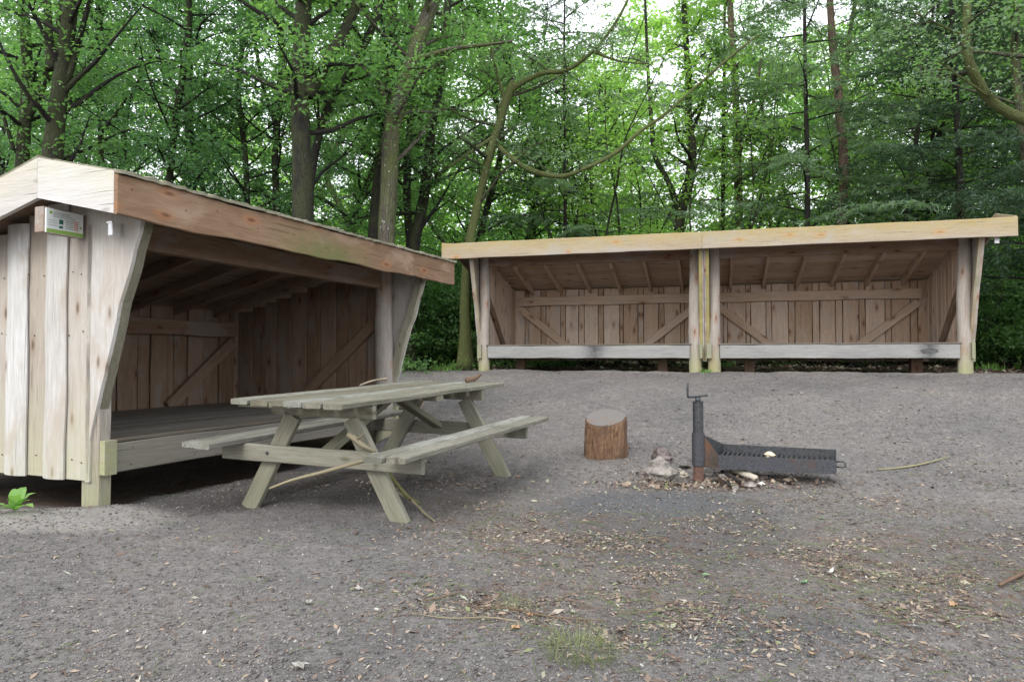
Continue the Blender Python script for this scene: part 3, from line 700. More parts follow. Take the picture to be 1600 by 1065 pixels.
# ------------------------------------------------------------------ picnic table
def table():
    u = Vector((.923, -.384, 0)).normalized(); rz = math.atan2(u.y, u.x)
    root = empty('picnic_table', (-1.40, 4.46, 0), 0, 'weathered grey picnic table with two attached benches in front of the nearest shelter', 'picnic table', rot=(R(1.15), R(0.6), rz))
    rng = random.Random(5); Lt = 2.42
    m = MB(); n = 6; Wt = .90; pw = Wt/n
    for k in range(n):
        x = -Wt/2+pw*(k+.5)
        plank(m, (x-.02, rng.uniform(-.035, .02), .747+rng.uniform(-.003, .003)), (x-.02, Lt+rng.uniform(-.03, .03), .747+rng.uniform(-.003, .004)), (1, 0, 0), pw-.014, .036, 24, .004, rng.uniform(-.9, .6), lambda p: .2, rng=rng, bow=.003)
    m.build('tabletop', M['table'], root)
    for s in (-1, 1):
        m = MB()
        for k in range(2):
            x = s*(.73+(k-.5)*.135)
            plank(m, (x, -.06+.04*k+rng.uniform(-.01, .01), .452), (x, Lt+rng.uniform(-.02, .02), .452), (1, 0, 0), .128, .036, 10, .003, rng.uniform(-.2, .5), .15, rng=rng)
        m.build('bench_seat', M['table'], root)
    for fy, d in ((.34, -1), (Lt-.42, 1)):
        m = MB(); plank(m, (-.80, fy+d*.05, .375), (.80, fy+d*.05, .375), (0, 0, 1), .115, .045, 6, .002, .15, .3, rng=rng); m.build('seat_support', M['table_leg'], root)
        m = MB(); plank(m, (-.41, fy, .682), (.41, fy, .682), (0, 0, 1), .092, .045, 4, .002, -.1, .25, rng=rng); m.build('top_support', M['table_leg'], root)
        for s in (-1, 1):
            m = MB(); plank(m, (s*.62, fy, -.03), (s*.235, fy, .636), (1, 0, 0), .125, .045, 6, .002, rng.uniform(-.1, .25), lambda p: .5-.3*p.z, rng=rng); m.build('leg', M['table_leg'], root)
    m = MB(); plank(m, (.0, .40, .40), (0, Lt/2-.03, .71), (1, 0, 0), .095, .045, 3, 0, -.4, .5, rng=rng); m.build('brace', M['table_leg'], root)
    m = MB(); plank(m, (.0, Lt-.47, .40), (0, Lt/2+.03, .71), (1, 0, 0), .095, .045, 3, 0, -.4, .5, rng=rng); m.build('brace', M['table_leg'], root)
    m = MB(); box(m, (-.42, Lt/2-.05, .690), (.42, Lt/2+.05, .728), -.3, .4); m.build('top_batten', M['table_leg'], root)
    m = MB(); box(m, (-.43, .03, .715), (.34, .10, .728), -.1, .4); m.build('top_batten', M['table_leg'], root)
    m = MB()
    for fy in (.34-.075, Lt-.42+.075):
        for s in (-1, 1):
            tube(m, [(s*.40, fy-.004, .38), (s*.40, fy+.004, .38)], [.012, .012], 8, 1)
    m.build('bolt_heads', M['steel'], root)
    return root
TB = table()

# ------------------------------------------------------------------ sticks
def stick(name, pts, rads, material, label, cat='stick', rough=.08, twigs=(), moss=.2):
    m = MB(); P = [Vector(p) for p in pts]; o = P[0].copy()
    tube(m, [p-o for p in P], rads, 8, 5, rough, 0, moss)
    for tp, tr in twigs: tube(m, [Vector(p)-o for p in tp], tr, 6, 3, rough, 0, moss)
    ob = m.build(name, material, None, True); ob.location = o; return tag(ob, label, cat)
stick('stick', [at(421, 763, 4.30), at(455, 750, 4.31), at(505, 737, 4.33), at(560, 722, 4.38), at(600, 712, 4.6)], [.006, .009, .011, .012, .012], M['stick'], 'thin bare stick poking out under the near bench of the picnic table')
stick('stick', [at(543, 678, 4.50), at(556, 687, 4.49), at(568, 697, 4.50), at(585, 706, 4.55)], [.016, .019, .016, .010], M['stick'], 'short thick broken branch leaning against the front table leg', 'stick', .15,
      [([at(556, 687, 4.49), at(566, 680, 4.45), at(571, 672, 4.44)], [.008, .006, .003])])
g1 = ground_at(620, 789)
def gpt(px, py, up=.012):
    p = ground_at(px, py); return Vector((p.x, p.y, gz1(p.x, p.y)+up))
stick('stick', [gpt(612, 787, .10), gpt(640, 791, .05), gpt(655, 797, .02), gpt(664, 806), gpt(680, 818)], [.008, .009, .011, .010, .005], M['stick'], 'crooked pale stick on the ground by the foot of the near table leg')
stick('stick', [at(604, 735, 4.9), at(625, 762, 4.95), at(640, 778, 4.95), gpt(655, 790)], [.012, .014, .014, .012], M['stick_dark'], 'dark mossy stick slanting to the ground behind the near table leg', moss=.7)
stick('stick', [gpt(1372, 736), gpt(1405, 733), gpt(1440, 727), gpt(1483, 716)], [.006, .008, .008, .004], M['stick'], 'straight greenish stick lying on the grit right of the barbecue', moss=.35)
stick('stick', [gpt(1562, 918), gpt(1580, 911, .02), gpt(1612, 896, .02), gpt(1640, 884, .02)], [.008, .010, .011, .011], M['stick_dark'], 'dark brown stick entering the picture at the right edge', moss=0)
stick('stick', [gpt(660, 944), gpt(690, 938), gpt(722, 928)], [.002, .0035, .002], M['stick_dark'], 'short dark green twig on open ground below the picnic table')
stick('stick', [gpt(745, 953), gpt(800, 957), gpt(860, 968), gpt(945, 976)], [.002, .0035, .003, .002], M['stick_dark'], 'long thin brown twig lying across the wood chips above the grass tuft', moss=.1)
stick('stick', [gpt(640, 962), gpt(700, 970), gpt(760, 972), gpt(812, 978)], [.0015, .0025, .0025, .002], M['stick'], 'long thin tan twig with a green tip left of the grass tuft', moss=.2)
tz = lambda px, py, Yd: at(px, py, Yd)
stick('stick', [at(562, 602, 6.2), at(578, 596, 6.3), at(592, 593, 6.4), at(604, 592, 6.45)], [.008, .009, .009, .016], M['stick'], 'pale stick lying on the back edge of the picnic tabletop', moss=0)
stick('stick', [at(728, 594, 6.45), at(742, 591, 6.5), at(752, 584, 6.55)], [.022, .020, .008], M['stick_dark'], 'lump of brown bark lying on the far end of the tabletop', 'stick', .25, moss=0)
stick('stick', [gpt(655, 690, .35), gpt(672, 655, .35), gpt(690, 645, .36)], [.012, .014, .01], M['stick'], 'pale stick wedged between the far table legs', moss=0)

# ------------------------------------------------------------------ stump
p = ground_at(948, 716); sx, sy = p.x, p.y+.10
st = empty('log_stool', (sx, sy, gz1(sx, sy)-.02), 0, 'upright sawn log used as a seat beside the barbecue', 'log seat')
m = MB(); rng = random.Random(9); rings = []; gcs = []
def srad(a, z): return .198*(1+.05*sin(2*a+.5)+.035*sin(3*a+2)+.018*sin(9*a+z*3)+.012*sin(17*a+1))*(1.04-.1*z)
for i in range(15):
    z = .455*i/14; ring = []; g = []
    for k in range(64):
        a = 2*pi*k/64; r = srad(a, z)+.004*sin(23*a+2*sin(z*9))+.003*sin(37*a+z*14)*(1 if i < 14 else 0)-.006*(sin(5*a+z*6) > .8)+rng.uniform(-.002, .002); zz = z*.86+(.068*sin(a+.25)*i/14)
        if i == 14: r -= .006
        ring.append(Vector((r*cos(a), r*sin(a), zz))); g.append((z, r*cos(a)*1.0, r*sin(a)))
    rings.append(ring); gcs.append(g)
top = rings[-1]; m.loft(rings, gcs); m.build('log_side', M['stump_side'], st, False)
m = MB(); c = Vector((0, 0, .455*.86+.0035)); pts = [c]+[Vector((q.x*.985, q.y*.985, q.z+.0035)) for q in top]
m.add(pts, [(0, k+1, (k+1) % 64+1) for k in range(64)]); m.build('sawn_top', M['endgrain'], st)

# ------------------------------------------------------------------ park barbecue
bx_, by_ = 1.555, 5.95; bz = gz1(bx_, by_)
br = empty('barbecue', (bx_, by_, bz), 0, 'black steel park barbecue with a long tray turning on a rusty pipe', 'barbecue')
def cyl(m, x, y, z0, z1, r, s=24): tube(m, [(x, y, z0), (x, y, z1)], [r, r], s, 1)
m = MB(); cyl(m, 0, 0, -.15, .17, .042); m.build('ground_pipe', M['steel_rust'], br, False)
m = MB(); cyl(m, 0, 0, .135, .405, .052); m.build('swivel_sleeve', M['steel_mix'], br, False)
m = MB(); cyl(m, 0, 0, .405, .66, .043); cyl(m, 0, 0, .66, .668, .045); m.build('upper_pipe', M['steel'], br, False)
m = MB(); cyl(m, 0, 0, .66, .70, .022)
tube(m, [(-.085, .0, .82), (-.085, 0, .72), (-.07, 0, .703), (.05, 0, .715), (.08, 0, .722)], [.009, .009, .010, .009, .012], 8, 3); m.build('locking_crank', M['steel'], br, True)
tr_a = -R(24.9); T0 = Vector((1.735-bx_, 6.0-by_, 0))
tray = Matrix.Translation(T0) @ Matrix.Rotation(tr_a, 4, 'Z')
def sheet(m, quad, th):
    q = [Vector(x) for x in quad]; nrm = (q[1]-q[0]).cross(q[2]-q[0]).normalized()*th
    k = len(q); m.add([tray @ x for x in q]+[tray @ (x+nrm) for x in q], [tuple(range(k-1, -1, -1)), tuple(range(k, 2*k))]+[(i, (i+1) % k, k+(i+1) % k, k+i) for i in range(k)])
Lb, Wb = .90, .28
m = MB(); sheet(m, [(0, 0, .10), (Lb, 0, .115), (Lb, 0, .225), (0, 0, .215)], .004); m.build('front_panel', M['steel_mix'], br)
m = MB(); sheet(m, [(0, Wb, .10), (0, Wb, .275), (Lb, Wb, .275), (Lb, Wb, .115)], .004); m.build('rear_panel', M['steel'], br)
m = MB(); sheet(m, [(Lb, 0.004, .115), (Lb, Wb-.004, .115), (Lb, Wb-.004, .272), (Lb, 0.004, .223)], .004); m.build('end_panel', M['steel'], br)
m = MB(); sheet(m, [(0.002, 0.005, .12), (Lb-.002, 0.005, .13), (Lb-.002, Wb-.005, .13), (0.002, Wb-.005, .12)], .004); m.build('tray_floor', M['char'], br)
inv = tray.inverted()
def gus(pt, z0, z1, top):
    q0 = inv @ Vector((.05, -.01 if pt == 0 else .03, 0)); y = 0 if pt == 0 else Wb
    m = MB(); sheet(m, [(q0.x, q0.y, z0), (0, y, .10), (0, y, z1), (q0.x, q0.y, top)], .004); return m.build('gusset_plate', M['steel_brown'] if pt == 0 else M['steel'], br)
gus(0, .12, .215, .375); gus(1, .12, .275, .385)
m = MB()
for k in range(23):
    x = .02+(Lb-.04)*k/22
    q = [tray @ Vector(v) for v in ((x, .006, .206), (x, Wb-.006, .212))]
    plank(m, q[0], q[1], tray.to_3x3() @ Vector((1, 0, 0)), .014, .006, 1, ch=.001)
q = [tray @ Vector(v) for v in ((.0, .012, .208), (Lb, .012, .212))]; plank(m, q[0], q[1], tray.to_3x3() @ Vector((0, 1, 0)), .012, .012, 1, ch=.001)
m.build('grill_grate', M['steel'], br)
m = MB(); H = [tray @ Vector(v) for v in ((Lb, .09, .20), (Lb+.055, .08, .205), (Lb+.07, .08, .165), (Lb, .09, .16))]
tube(m, H, [.006]*4, 6, 2); m.build('tray_handle', M['steel'], br, True)
# pale lump of food on the grate
def blob(name, pos, size, material, label, cat, seed, amp=.5, flat=.0, parent=None, group=None, sub=3):
    import bmesh
    bm = bmesh.new(); bmesh.ops.create_icosphere(bm, subdivisions=sub, radius=1); rr = random.Random(seed)
    pl_ = [(Vector((rr.uniform(-1, 1), rr.uniform(-1, 1), rr.uniform(-.6, 1))).normalized(), rr.uniform(.55, .9)) for _ in range(9)]
    for v in bm.verts:
        n_ = v.co.normalized(); r = 1.0
        for d, h in pl_:
            k = n_.dot(d)
            if k > 1e-3: r = min(r, h/k)
        v.co = n_*r*(1+amp*.25*(sin(n_.x*7+seed)+sin(n_.y*9+seed*2)+sin(n_.z*8+seed)))
        v.co = Vector((v.co.x*size[0], v.co.y*size[1], v.co.z*size[2]))
    me = bpy.data.meshes.new(name); bm.to_mesh(me); bm.free(); me.materials.append(material)
    o = bpy.data.objects.new(name, me); col.objects.link(o); o.location = pos; o.rotation_euler = (0, 0, rr.uniform(0, 6))
    if parent: o.parent = parent
    return tag(o, label, cat, group)
q = tray @ Vector((.40, .10, .232)); blob('bread_crust', (bx_+q.x, by_+q.y, bz+q.z), (.045, .035, .022), M['bread'], 'pale crumbled bread crust left on the barbecue grate', 'bread', 3, .6)

# stones and charred wood round the pipe
for px, py, sz, mt_, lb, sd_ in (
    (1030, 748, (.150, .13, .125), 'rock', 'large pale grey rock left of the barbecue pipe', 1), (1036, 722, (.13, .10, .10), 'rock_dark', 'dark brown rock behind the large pale rock', 2),
    (1004, 744, (.05, .05, .03), 'rock_dark', 'small dark stone left of the large pale rock', 4), (1068, 744, (.075, .04, .035), 'rock_pale', 'flat pale stone between the large rock and the barbecue pipe', 5),
    (1108, 745, (.05, .04, .04), 'rock', 'grey stone just right of the barbecue pipe', 7), (1172, 762, (.06, .04, .025), 'rock', 'flat grey stone in front of the charred wood', 8),
    (1070, 731, (.07, .05, .02), 'char', 'black charred lump behind the barbecue pipe', 10)):
    g = ground_at(px, py); blob('stone' if mt_ != 'char' else 'charcoal', (g.x, g.y, gz1(g.x, g.y)+sz[2]*.45), sz, M[mt_], lb, 'stone' if mt_ != 'char' else 'charcoal', sd_)
rs_ = random.Random(44)
for k_, (px, py, w_, lb) in enumerate(((992, 741, .035, 'small grey stone at the left end of the stone heap'), (1014, 748, .03, 'small low stone in front of the large rock, left side'), (1052, 752, .028, 'small pale stone right in front of the large rock'),
        (1062, 738, .04, 'dark grey stone between the large rock and the pipe'), (1082, 748, .03, 'small stone touching the left of the rusty pipe'), (1116, 738, .045, 'brown stone behind the right of the rusty pipe'),
        (1130, 748, .04, 'light grey stone under the left end of the barbecue tray'), (1192, 748, .035, 'small stone under the middle of the barbecue tray'), (1100, 760, .03, 'small pale stone just below the foot of the pipe'), (1150, 765, .03, 'low dark stone in front of the pale firewood'), (1205, 762, .025, 'little stone right of the flat grey stone'), (1043, 760, .02, 'tiny stone below the large rock'))):
    g = ground_at(px, py); blob('stone', (g.x, g.y, gz1(g.x, g.y)+w_*.3), (w_*1.3, w_, w_*.8), M[('rock', 'rock_dark', 'rock')[k_ % 3]], lb, 'stone', 60+k_, sub=2)
g = ground_at(1160, 752)
def chunk(pts, rads, mt_, label):
    return stick('firewood', pts, rads, M[mt_], label, 'firewood', .12, moss=0)
chunk([gpt(1143, 741, .05), gpt(1160, 747, .045), gpt(1182, 754, .03)], [.024, .030, .024], 'rock_pale', 'pale split piece of firewood with a burnt end beside the barbecue pipe')
chunk([gpt(1128, 742, .03), gpt(1142, 750, .03), gpt(1156, 757, .02)], [.016, .020, .015], 'char', 'charred black firewood stick left of the pale split firewood')
chunk([gpt(1212, 752, .015), gpt(1226, 756, .015), gpt(1242, 760, .01)], [.010, .012, .008], 'char', 'short charred stick in front of the barbecue tray')
chunk([gpt(1112, 755, .02), gpt(1130, 757, .03), gpt(1145, 764, .01)], [.010, .013, .010], 'stick_dark' if False else 'char', 'thin charred stick on the ground at the foot of the pipe')

# ------------------------------------------------------------------ scattered ground cover
def scatter_mesh(name, P, size, aspect, material, label, cat, lift=.002, tilt=.35, kind='stuff', curl=.2, upright=False):
    """one small bent quad leaf per point; size, aspect arrays"""
    n = len(P); a = RNG.uniform(0, 2*pi, n)
    d = np.stack([np.cos(a), np.sin(a), RNG.normal(0, tilt*.5, n)], -1); s_ = np.stack([-np.sin(a), np.cos(a), RNG.normal(0, tilt, n)], -1)
    Ln = size[:, None]*.5; Wd = (size*aspect)[:, None]*.5; up = np.array([[0, 0, 1.0]])
    c = P+up*lift
    v = np.stack([c-d*Ln, c+s_*Wd+up*curl*Wd, c+d*Ln, c-s_*Wd+up*curl*Wd], 1)
    v[:, :, 2] += (np.abs(v[:, :, 2]-c[:, None, 2]).max(1))[:, None]*.6
    me = bpy.data.meshes.new(name); np_mesh(me, v.reshape(-1, 3), np.arange(n*4).reshape(n, 4)); fattr(me, 'tint', np.repeat(RNG.uniform(0, 1, n), 4)); me.materials.append(material)
    o = bpy.data.objects.new(name, me); col.objects.link(o); return tag(o, label, cat, kind=kind)
def frustum_pts(n, y0, y1, density=None, pw=1.0):
    out = []
    tot = 0
    while tot < n:
        y = y0*(y1/y0)**(RNG.uniform(0, 1, n*2)**pw); x = RNG.uniform(-.80, .80, n*2)*y
        keep = np.ones(len(x), bool)
        if density is not None: keep = RNG.uniform(0, 1, len(x)) < density(x, y)
        la, lb = loc(x, y, LO, LA_, LB_); keep &= ~((lb > .1) & (la > -1.5) & (la < 5)); fa_, fb_ = loc(x, y, FO, FA, FB); keep &= fb_ < .1
        out.append(np.stack([x[keep], y[keep]], -1)); tot += keep.sum()
    q = np.concatenate(out)[:n]; return np.column_stack([q, gz(q[:, 0], q[:, 1])])
P = frustum_pts(40000, 1.9, 6.5, lambda x, y: .05+.95*np.clip(chips_d(x, y)*(.1+1.0*np.clip(2.6*vnoise(x, y, 3.4, 12)+1.5*vnoise(x, y, 9, 13)+.55, 0, 1.6)), 0, 1)**1.5)
scatter_mesh('wood_chip_litter', P, RNG.gamma(1.8, .0070, len(P))+.004, RNG.uniform(.10, .42, len(P)), M['litter'], 'brown bark flakes and dry leaf litter over the grit in front of the barbecue', 'litter')
P = frustum_pts(16000, 5.5, 12.5, lambda x, y: .2+.8*np.clip(2*vnoise(x, y, 1.4, 15)+.3, 0, 1))
scatter_mesh('leaf_litter', P, RNG.gamma(2.0, .0075, len(P))+.006, RNG.uniform(.2, .5, len(P)), M['litter'], 'fine dry litter on the slope up to the far shelters', 'litter')
# dark forest floor litter
x = RNG.uniform(-14, 22, 30000); y = RNG.uniform(7, 26, 30000); fa_, fb_ = loc(x, y, FO, FA, FB); la, lb = loc(x, y, LO, LA_, LB_)
k = (fb_ > 1.3) & ((lb > 2.6) | (la > 4.5)); P = np.column_stack([x[k], y[k], gz(x[k], y[k])])
scatter_mesh('forest_floor_litter', P, RNG.uniform(.04, .11, len(P)), RNG.uniform(.4, .8, len(P)), M['litter'], 'brown fallen leaves on the forest floor behind the shelters', 'litter', tilt=.5)

def pebbles(name, n, y0, y1, smin, smax, label, dens=None):
    P = frustum_pts(n, y0, y1, dens)
    s = smin+(smax-smin)*RNG.uniform(0, 1, n)**4
    base = np.array([(1, 0, 0), (0, 1, 0), (-1, 0, 0), (0, -1, 0), (0, 0, .7), (0, 0, -.5)]); fcs = np.array([(0, 1, 4), (1, 2, 4), (2, 3, 4), (3, 0, 4), (1, 0, 5), (2, 1, 5), (3, 2, 5), (0, 3, 5)])
    a = RNG.uniform(0, 2*pi, n); J = RNG.uniform(.6, 1.3, (n, 6, 1)); v = base[None]*J*s[:, None, None]
    ca, sa = np.cos(a)[:, None], np.sin(a)[:, None]; x_ = v[:, :, 0]*ca-v[:, :, 1]*sa; y_ = v[:, :, 0]*sa+v[:, :, 1]*ca
    v = np.stack([x_, y_, v[:, :, 2]], -1)+P[:, None, :]; v[:, :, 2] += (s*.1)[:, None]
    me = bpy.data.meshes.new(name); np_mesh(me, v.reshape(-1, 3), (fcs[None]+6*np.arange(n)[:, None, None]).reshape(-1, 3)); me.materials.append(M['gravel'])
    o = bpy.data.objects.new(name, me); col.objects.link(o); tag(o, label, 'gravel', kind='stuff')
n_ = 1500; x = 1.58+RNG.normal(0, .42, n_); y = 5.78+RNG.normal(0, .13, n_); P = np.column_stack([x, y, gz(x, y)+RNG.uniform(0, .012, n_)])
scatter_mesh('fire_debris', P, RNG.gamma(2.0, .010, n_)+.006, RNG.uniform(.15, .6, n_), M['litter'], 'burnt bits, bark and leaves heaped round the foot of the barbecue', 'litter', tilt=.8)
pebbles('gravel', 110000, 1.9, 12, .0018, .010, 'fine grey gravel grit spread over the clearing')

# straw stems and thin twigs
def stems(name, n, dens, lmin, lmax, wd, material, label, cat, y0=1.9, y1=6.5):
    P = frustum_pts(n, y0, y1, dens); vs = []; fs = []
    for i, p_ in enumerate(P):
        a = random.uniform(0, 2*pi); c = random.uniform(-3, 3); l = random.uniform(lmin, lmax); x, y = p_[0], p_[1]; k = 5; ww = wd*random.uniform(.6, 1.3)
        z0 = p_[2]+.004
        for j in range(k+1):
            nx_, ny_ = -sin(a), cos(a); z = z0+.008*sin(j*1.1+i)
            vs += [(x+nx_*ww, y+ny_*ww, z), (x-nx_*ww, y-ny_*ww, z), (x, y, z+ww*1.4)]
            x += cos(a)*l/k; y += sin(a)*l/k; a += c*l/k
        b = len(vs)-3*(k+1)
        for j in range(k):
            q = b+3*j
            fs += [(q, q+3, q+5, q+2), (q+1, q+2, q+5, q+4)]
    me = bpy.data.meshes.new(name); np_mesh(me, np.array(vs), np.array(fs)); fattr(me, 'tint', np.zeros(len(vs))); me.materials.append(material)
    o = bpy.data.objects.new(name, me); col.objects.link(o); return tag(o, label, cat, kind='stuff')
cd = lambda x, y: .05+.9*np.clip(chips_d(x, y)*(.2+1.5*(vnoise(x, y, 3, 22)+.5)), 0, 1)
stems('dry_straw', 900, cd, .05, .22, .0013, M['grass'], 'dry straw stems and grass blades strewn over the chips', 'straw')
stems('fine_twigs', 700, cd, .04, .20, .0017, M['stick_dark'], 'fine dark twigs strewn over the grit', 'twigs')

def fallen(px, py, size, mt_, label):
    p = ground_at(px, py); m = MB(); n = 12; rr = random.Random(px); pts = [Vector((0, 0, .004))]
    for k in range(n):
        a = 2*pi*k/n; r = size*(.5 if k % 2 else .75)*rr.uniform(.75, 1.15); pts.append(Vector((r*cos(a)*1.25, r*sin(a)*.75, .006+rr.uniform(0, size*.35))))
    bot = [q-Vector((0, 0, .0015)) for q in pts]
    f = [(0, k+1, (k+1) % n+1) for k in range(n)]; f2 = [(n+1, n+1+(k+1) % n+1, n+1+k+1) for k in range(n)]
    m.add(pts+bot, f+f2+[(k+1, n+2+k, n+2+(k+1) % n, (k+1) % n+1) for k in range(n)])
    o = m.build('fallen_leaf', M[mt_]); o.location = (p.x, p.y, gz1(p.x, p.y)+.002); o.rotation_euler = (0, 0, rr.uniform(0, 6)); tag(o, label, 'leaf')
fallen(482, 944, .030, 'paper', 'pale grey dry leaf alone on the grit at lower left')
fallen(842, 879, .030, 'paper', 'pale grey leaf among the chips above the grass tuft')
fallen(470, 1046, .045, 'paper', 'large curled greyish leaf at the bottom edge left of centre')
fallen(560, 922, .032, 'paper', 'pale curled leaf fragment below the near table leg')
fallen(1256, 913, .030, 'leaf_fresh', 'fresh green fallen leaf among the chips right of centre')
fallen(1103, 903, .024, 'leaf_fresh', 'small green fallen leaf left of the larger fresh green one')
fallen(1284, 812, .026, 'leaf_fresh', 'bluish green fallen leaf below the barbecue tray')
fallen(1490, 948, .032, 'leaf_orange', 'orange dry leaf near the right edge')
fallen(805, 985, .030, 'leaf_orange', 'orange brown leaf just left of the grass tuft')
fallen(828, 966, .024, 'leaf_orange', 'small orange leaf on the long brown twig')
fallen(1270, 1024, .020, 'leaf_orange', 'tiny orange leaf near the bottom edge right of centre')
fallen(1434, 983, .026, 'paper', 'pale leaf near the lower right corner')

# grass tuft and weeds
def tuft(name, pos, n, r, h, w_, material, label, cat, lean=.7, tip=True):
    vs = []; fs = []; rr = random.Random(int(pos[0]*1000))
    for i in range(n):
        a = rr.uniform(0, 2*pi); q = r*math.sqrt(rr.random()); x, y = q*cos(a), q*sin(a)
        z = gz1(pos[0]+x, pos[1]+y)-pos[2]; b = rr.uniform(0, 2*pi) if rr.random() < .4 else a; l = h*rr.uniform(.5, 1.2); ln = rr.uniform(.3, 1)*lean*pi/2; k = 4; base = len(vs)
        for j in range(k+1):
            t = j/k; ww = w_*(1-t*.85)*.5; an = ln*(.35+t*.9)
            if j: x += cos(b)*sin(an)*l/k; y += sin(b)*sin(an)*l/k; z += max(cos(an), -.1)*l/k
            z = max(z, gz1(pos[0]+x, pos[1]+y)-pos[2]+.003)
            vs += [(x-sin(b)*ww, y+cos(b)*ww, z), (x+sin(b)*ww, y-cos(b)*ww, z)]
        for j in range(k): q2 = base+2*j; fs.append((q2, q2+1, q2+3, q2+2))
    me = bpy.data.meshes.new(name); np_mesh(me, np.array(vs), np.array(fs)); fattr(me, 'tint', np.repeat(RNG.uniform(0, 1, n), 10)); me.materials.append(material)
    o = bpy.data.objects.new(name, me); col.objects.link(o); o.location = pos; return tag(o, label, cat)
p = ground_at(905, 1020); tuft('grass_tuft', (p.x, p.y, gz1(p.x, p.y)), 420, .13, .075, .0022, M['grass'], 'low trampled green grass tuft at the bottom edge of the picture', 'grass tuft', 1.0)
p = ground_at(805, 950); tuft('grass_tuft', (p.x, p.y, gz1(p.x, p.y)), 60, .07, .06, .002, M['grass'], 'sparse wisp of yellowish grass beside the long brown twig', 'grass tuft', 1.0)
for px_, py_, lb in ((1380, 578, 'small green grass clump at the foot of the rightmost far post'), (700, 578, 'grassy green clump between the two shelters'), (1102, 581, 'tiny green weeds between the two middle posts')):
    p = ground_at(px_ if px_ != 1380 else 1545, py_); tuft('grass_tuft', (p.x, p.y, gz1(p.x, p.y)), 160 if px_ != 1102 else 40, .28 if px_ != 1102 else .1, .16 if px_ != 1102 else .07, .012, M['weed'], lb, 'grass tuft', .8)

def weed(px, py, n, size, label):
    p = ground_at(px, py); z0 = gz1(p.x, p.y); rr = random.Random(px); root = empty('weed_plant', (p.x, p.y, z0), 0, label, 'weed')
    m = MB()
    for i in range(n):
        a = 2*pi*i/n+rr.uniform(-.4, .4); el = R(rr.uniform(15, 75)); l = size*rr.uniform(.6, 1.1); d = Vector((cos(a)*cos(el), sin(a)*cos(el), sin(el))); s_ = Vector((-sin(a), cos(a), 0)); rows = []
        c = Vector((0, 0, .01)); k = 7
        for j in range(k+1):
            t = j/k; ww = l*.22*sin(pi*min(1, .08+t*.92))**.8*(1+.12*sin(j*2.3+i)); dd = (d+Vector((0, 0, -.9*t*t))).normalized()
            if j: c = c+dd*l/k
            up = s_.cross(dd).normalized()
            rows.append([c+s_*ww-up*ww*.25*(1 if j % 2 else .5), c, c-s_*ww-up*ww*.25*(1 if j % 2 else .5)])
        pts = [q for r_ in rows for q in r_]; m.add(pts, [(3*j+s2, 3*j+s2+1, 3*j+s2+4, 3*j+s2+3) for j in range(k) for s2 in (0, 1)], tint=rr.random())
    m.build('leaves', M['weed'], root, True)
weed(24, 800, 11, .16, 'fresh green dock plant growing on the sand under the side wall of the nearest shelter')
weed(1590, 577, 8, .22, 'small leafy weed at the edge of the grit near the right border')
weed(1552, 574, 9, .20, 'leafy green weed right of the last far post')

# ------------------------------------------------------------------ trees
class Leaves:
    def __init__(s): s.c = []; s.n = []; s.sz = []; s.t = []; s.d = []
    def mesh(s, name, material, aspect=.62, tiltv=.45):
        c = np.array(s.c); n = len(c); nr = np.array(s.n)+RNG.normal(0, tiltv, (n, 3)); nr /= np.linalg.norm(nr, axis=1)[:, None]
        d = np.array(s.d); d = d-nr*(d*nr).sum(1)[:, None]; d /= (np.linalg.norm(d, axis=1)[:, None]+1e-6); e = np.cross(nr, d); sz = np.array(s.sz)[:, None]
        v = np.stack([c-d*sz*.5, c+e*sz*.5*aspect+nr*sz*.10, c+d*sz*.5-nr*sz*.08, c-e*sz*.5*aspect+nr*sz*.10], 1)
        me = bpy.data.meshes.new(name); np_mesh(me, v.reshape(-1, 3), np.arange(n*4).reshape(n, 4)); fattr(me, 'tint', np.repeat(np.clip(np.array(s.t), 0, 1), 4)); me.materials.append(material)
        return me
    def spray(s, p, n, r, size, tint, rng):
        """a flat-ish spray of leaves"""
        nrm = np.array([rng.gauss(0, .3), rng.gauss(0, .3), 1.0]); nrm /= np.linalg.norm(nrm)
        P = RNG.normal(0, 1, (n, 3)); P -= nrm*(P@nrm)[:, None]*.78; P = P*r*.55+np.array(p)
        P[:, 2] -= .12*np.linalg.norm(P-np.array(p), axis=1)
        s.c += list(P); s.n += [nrm]*n; s.sz += list(size*RNG.uniform(.65, 1.25, n)); s.t += list(tint+RNG.normal(0, .12, n)); s.d += list(RNG.normal(0, 1, (n, 3)))

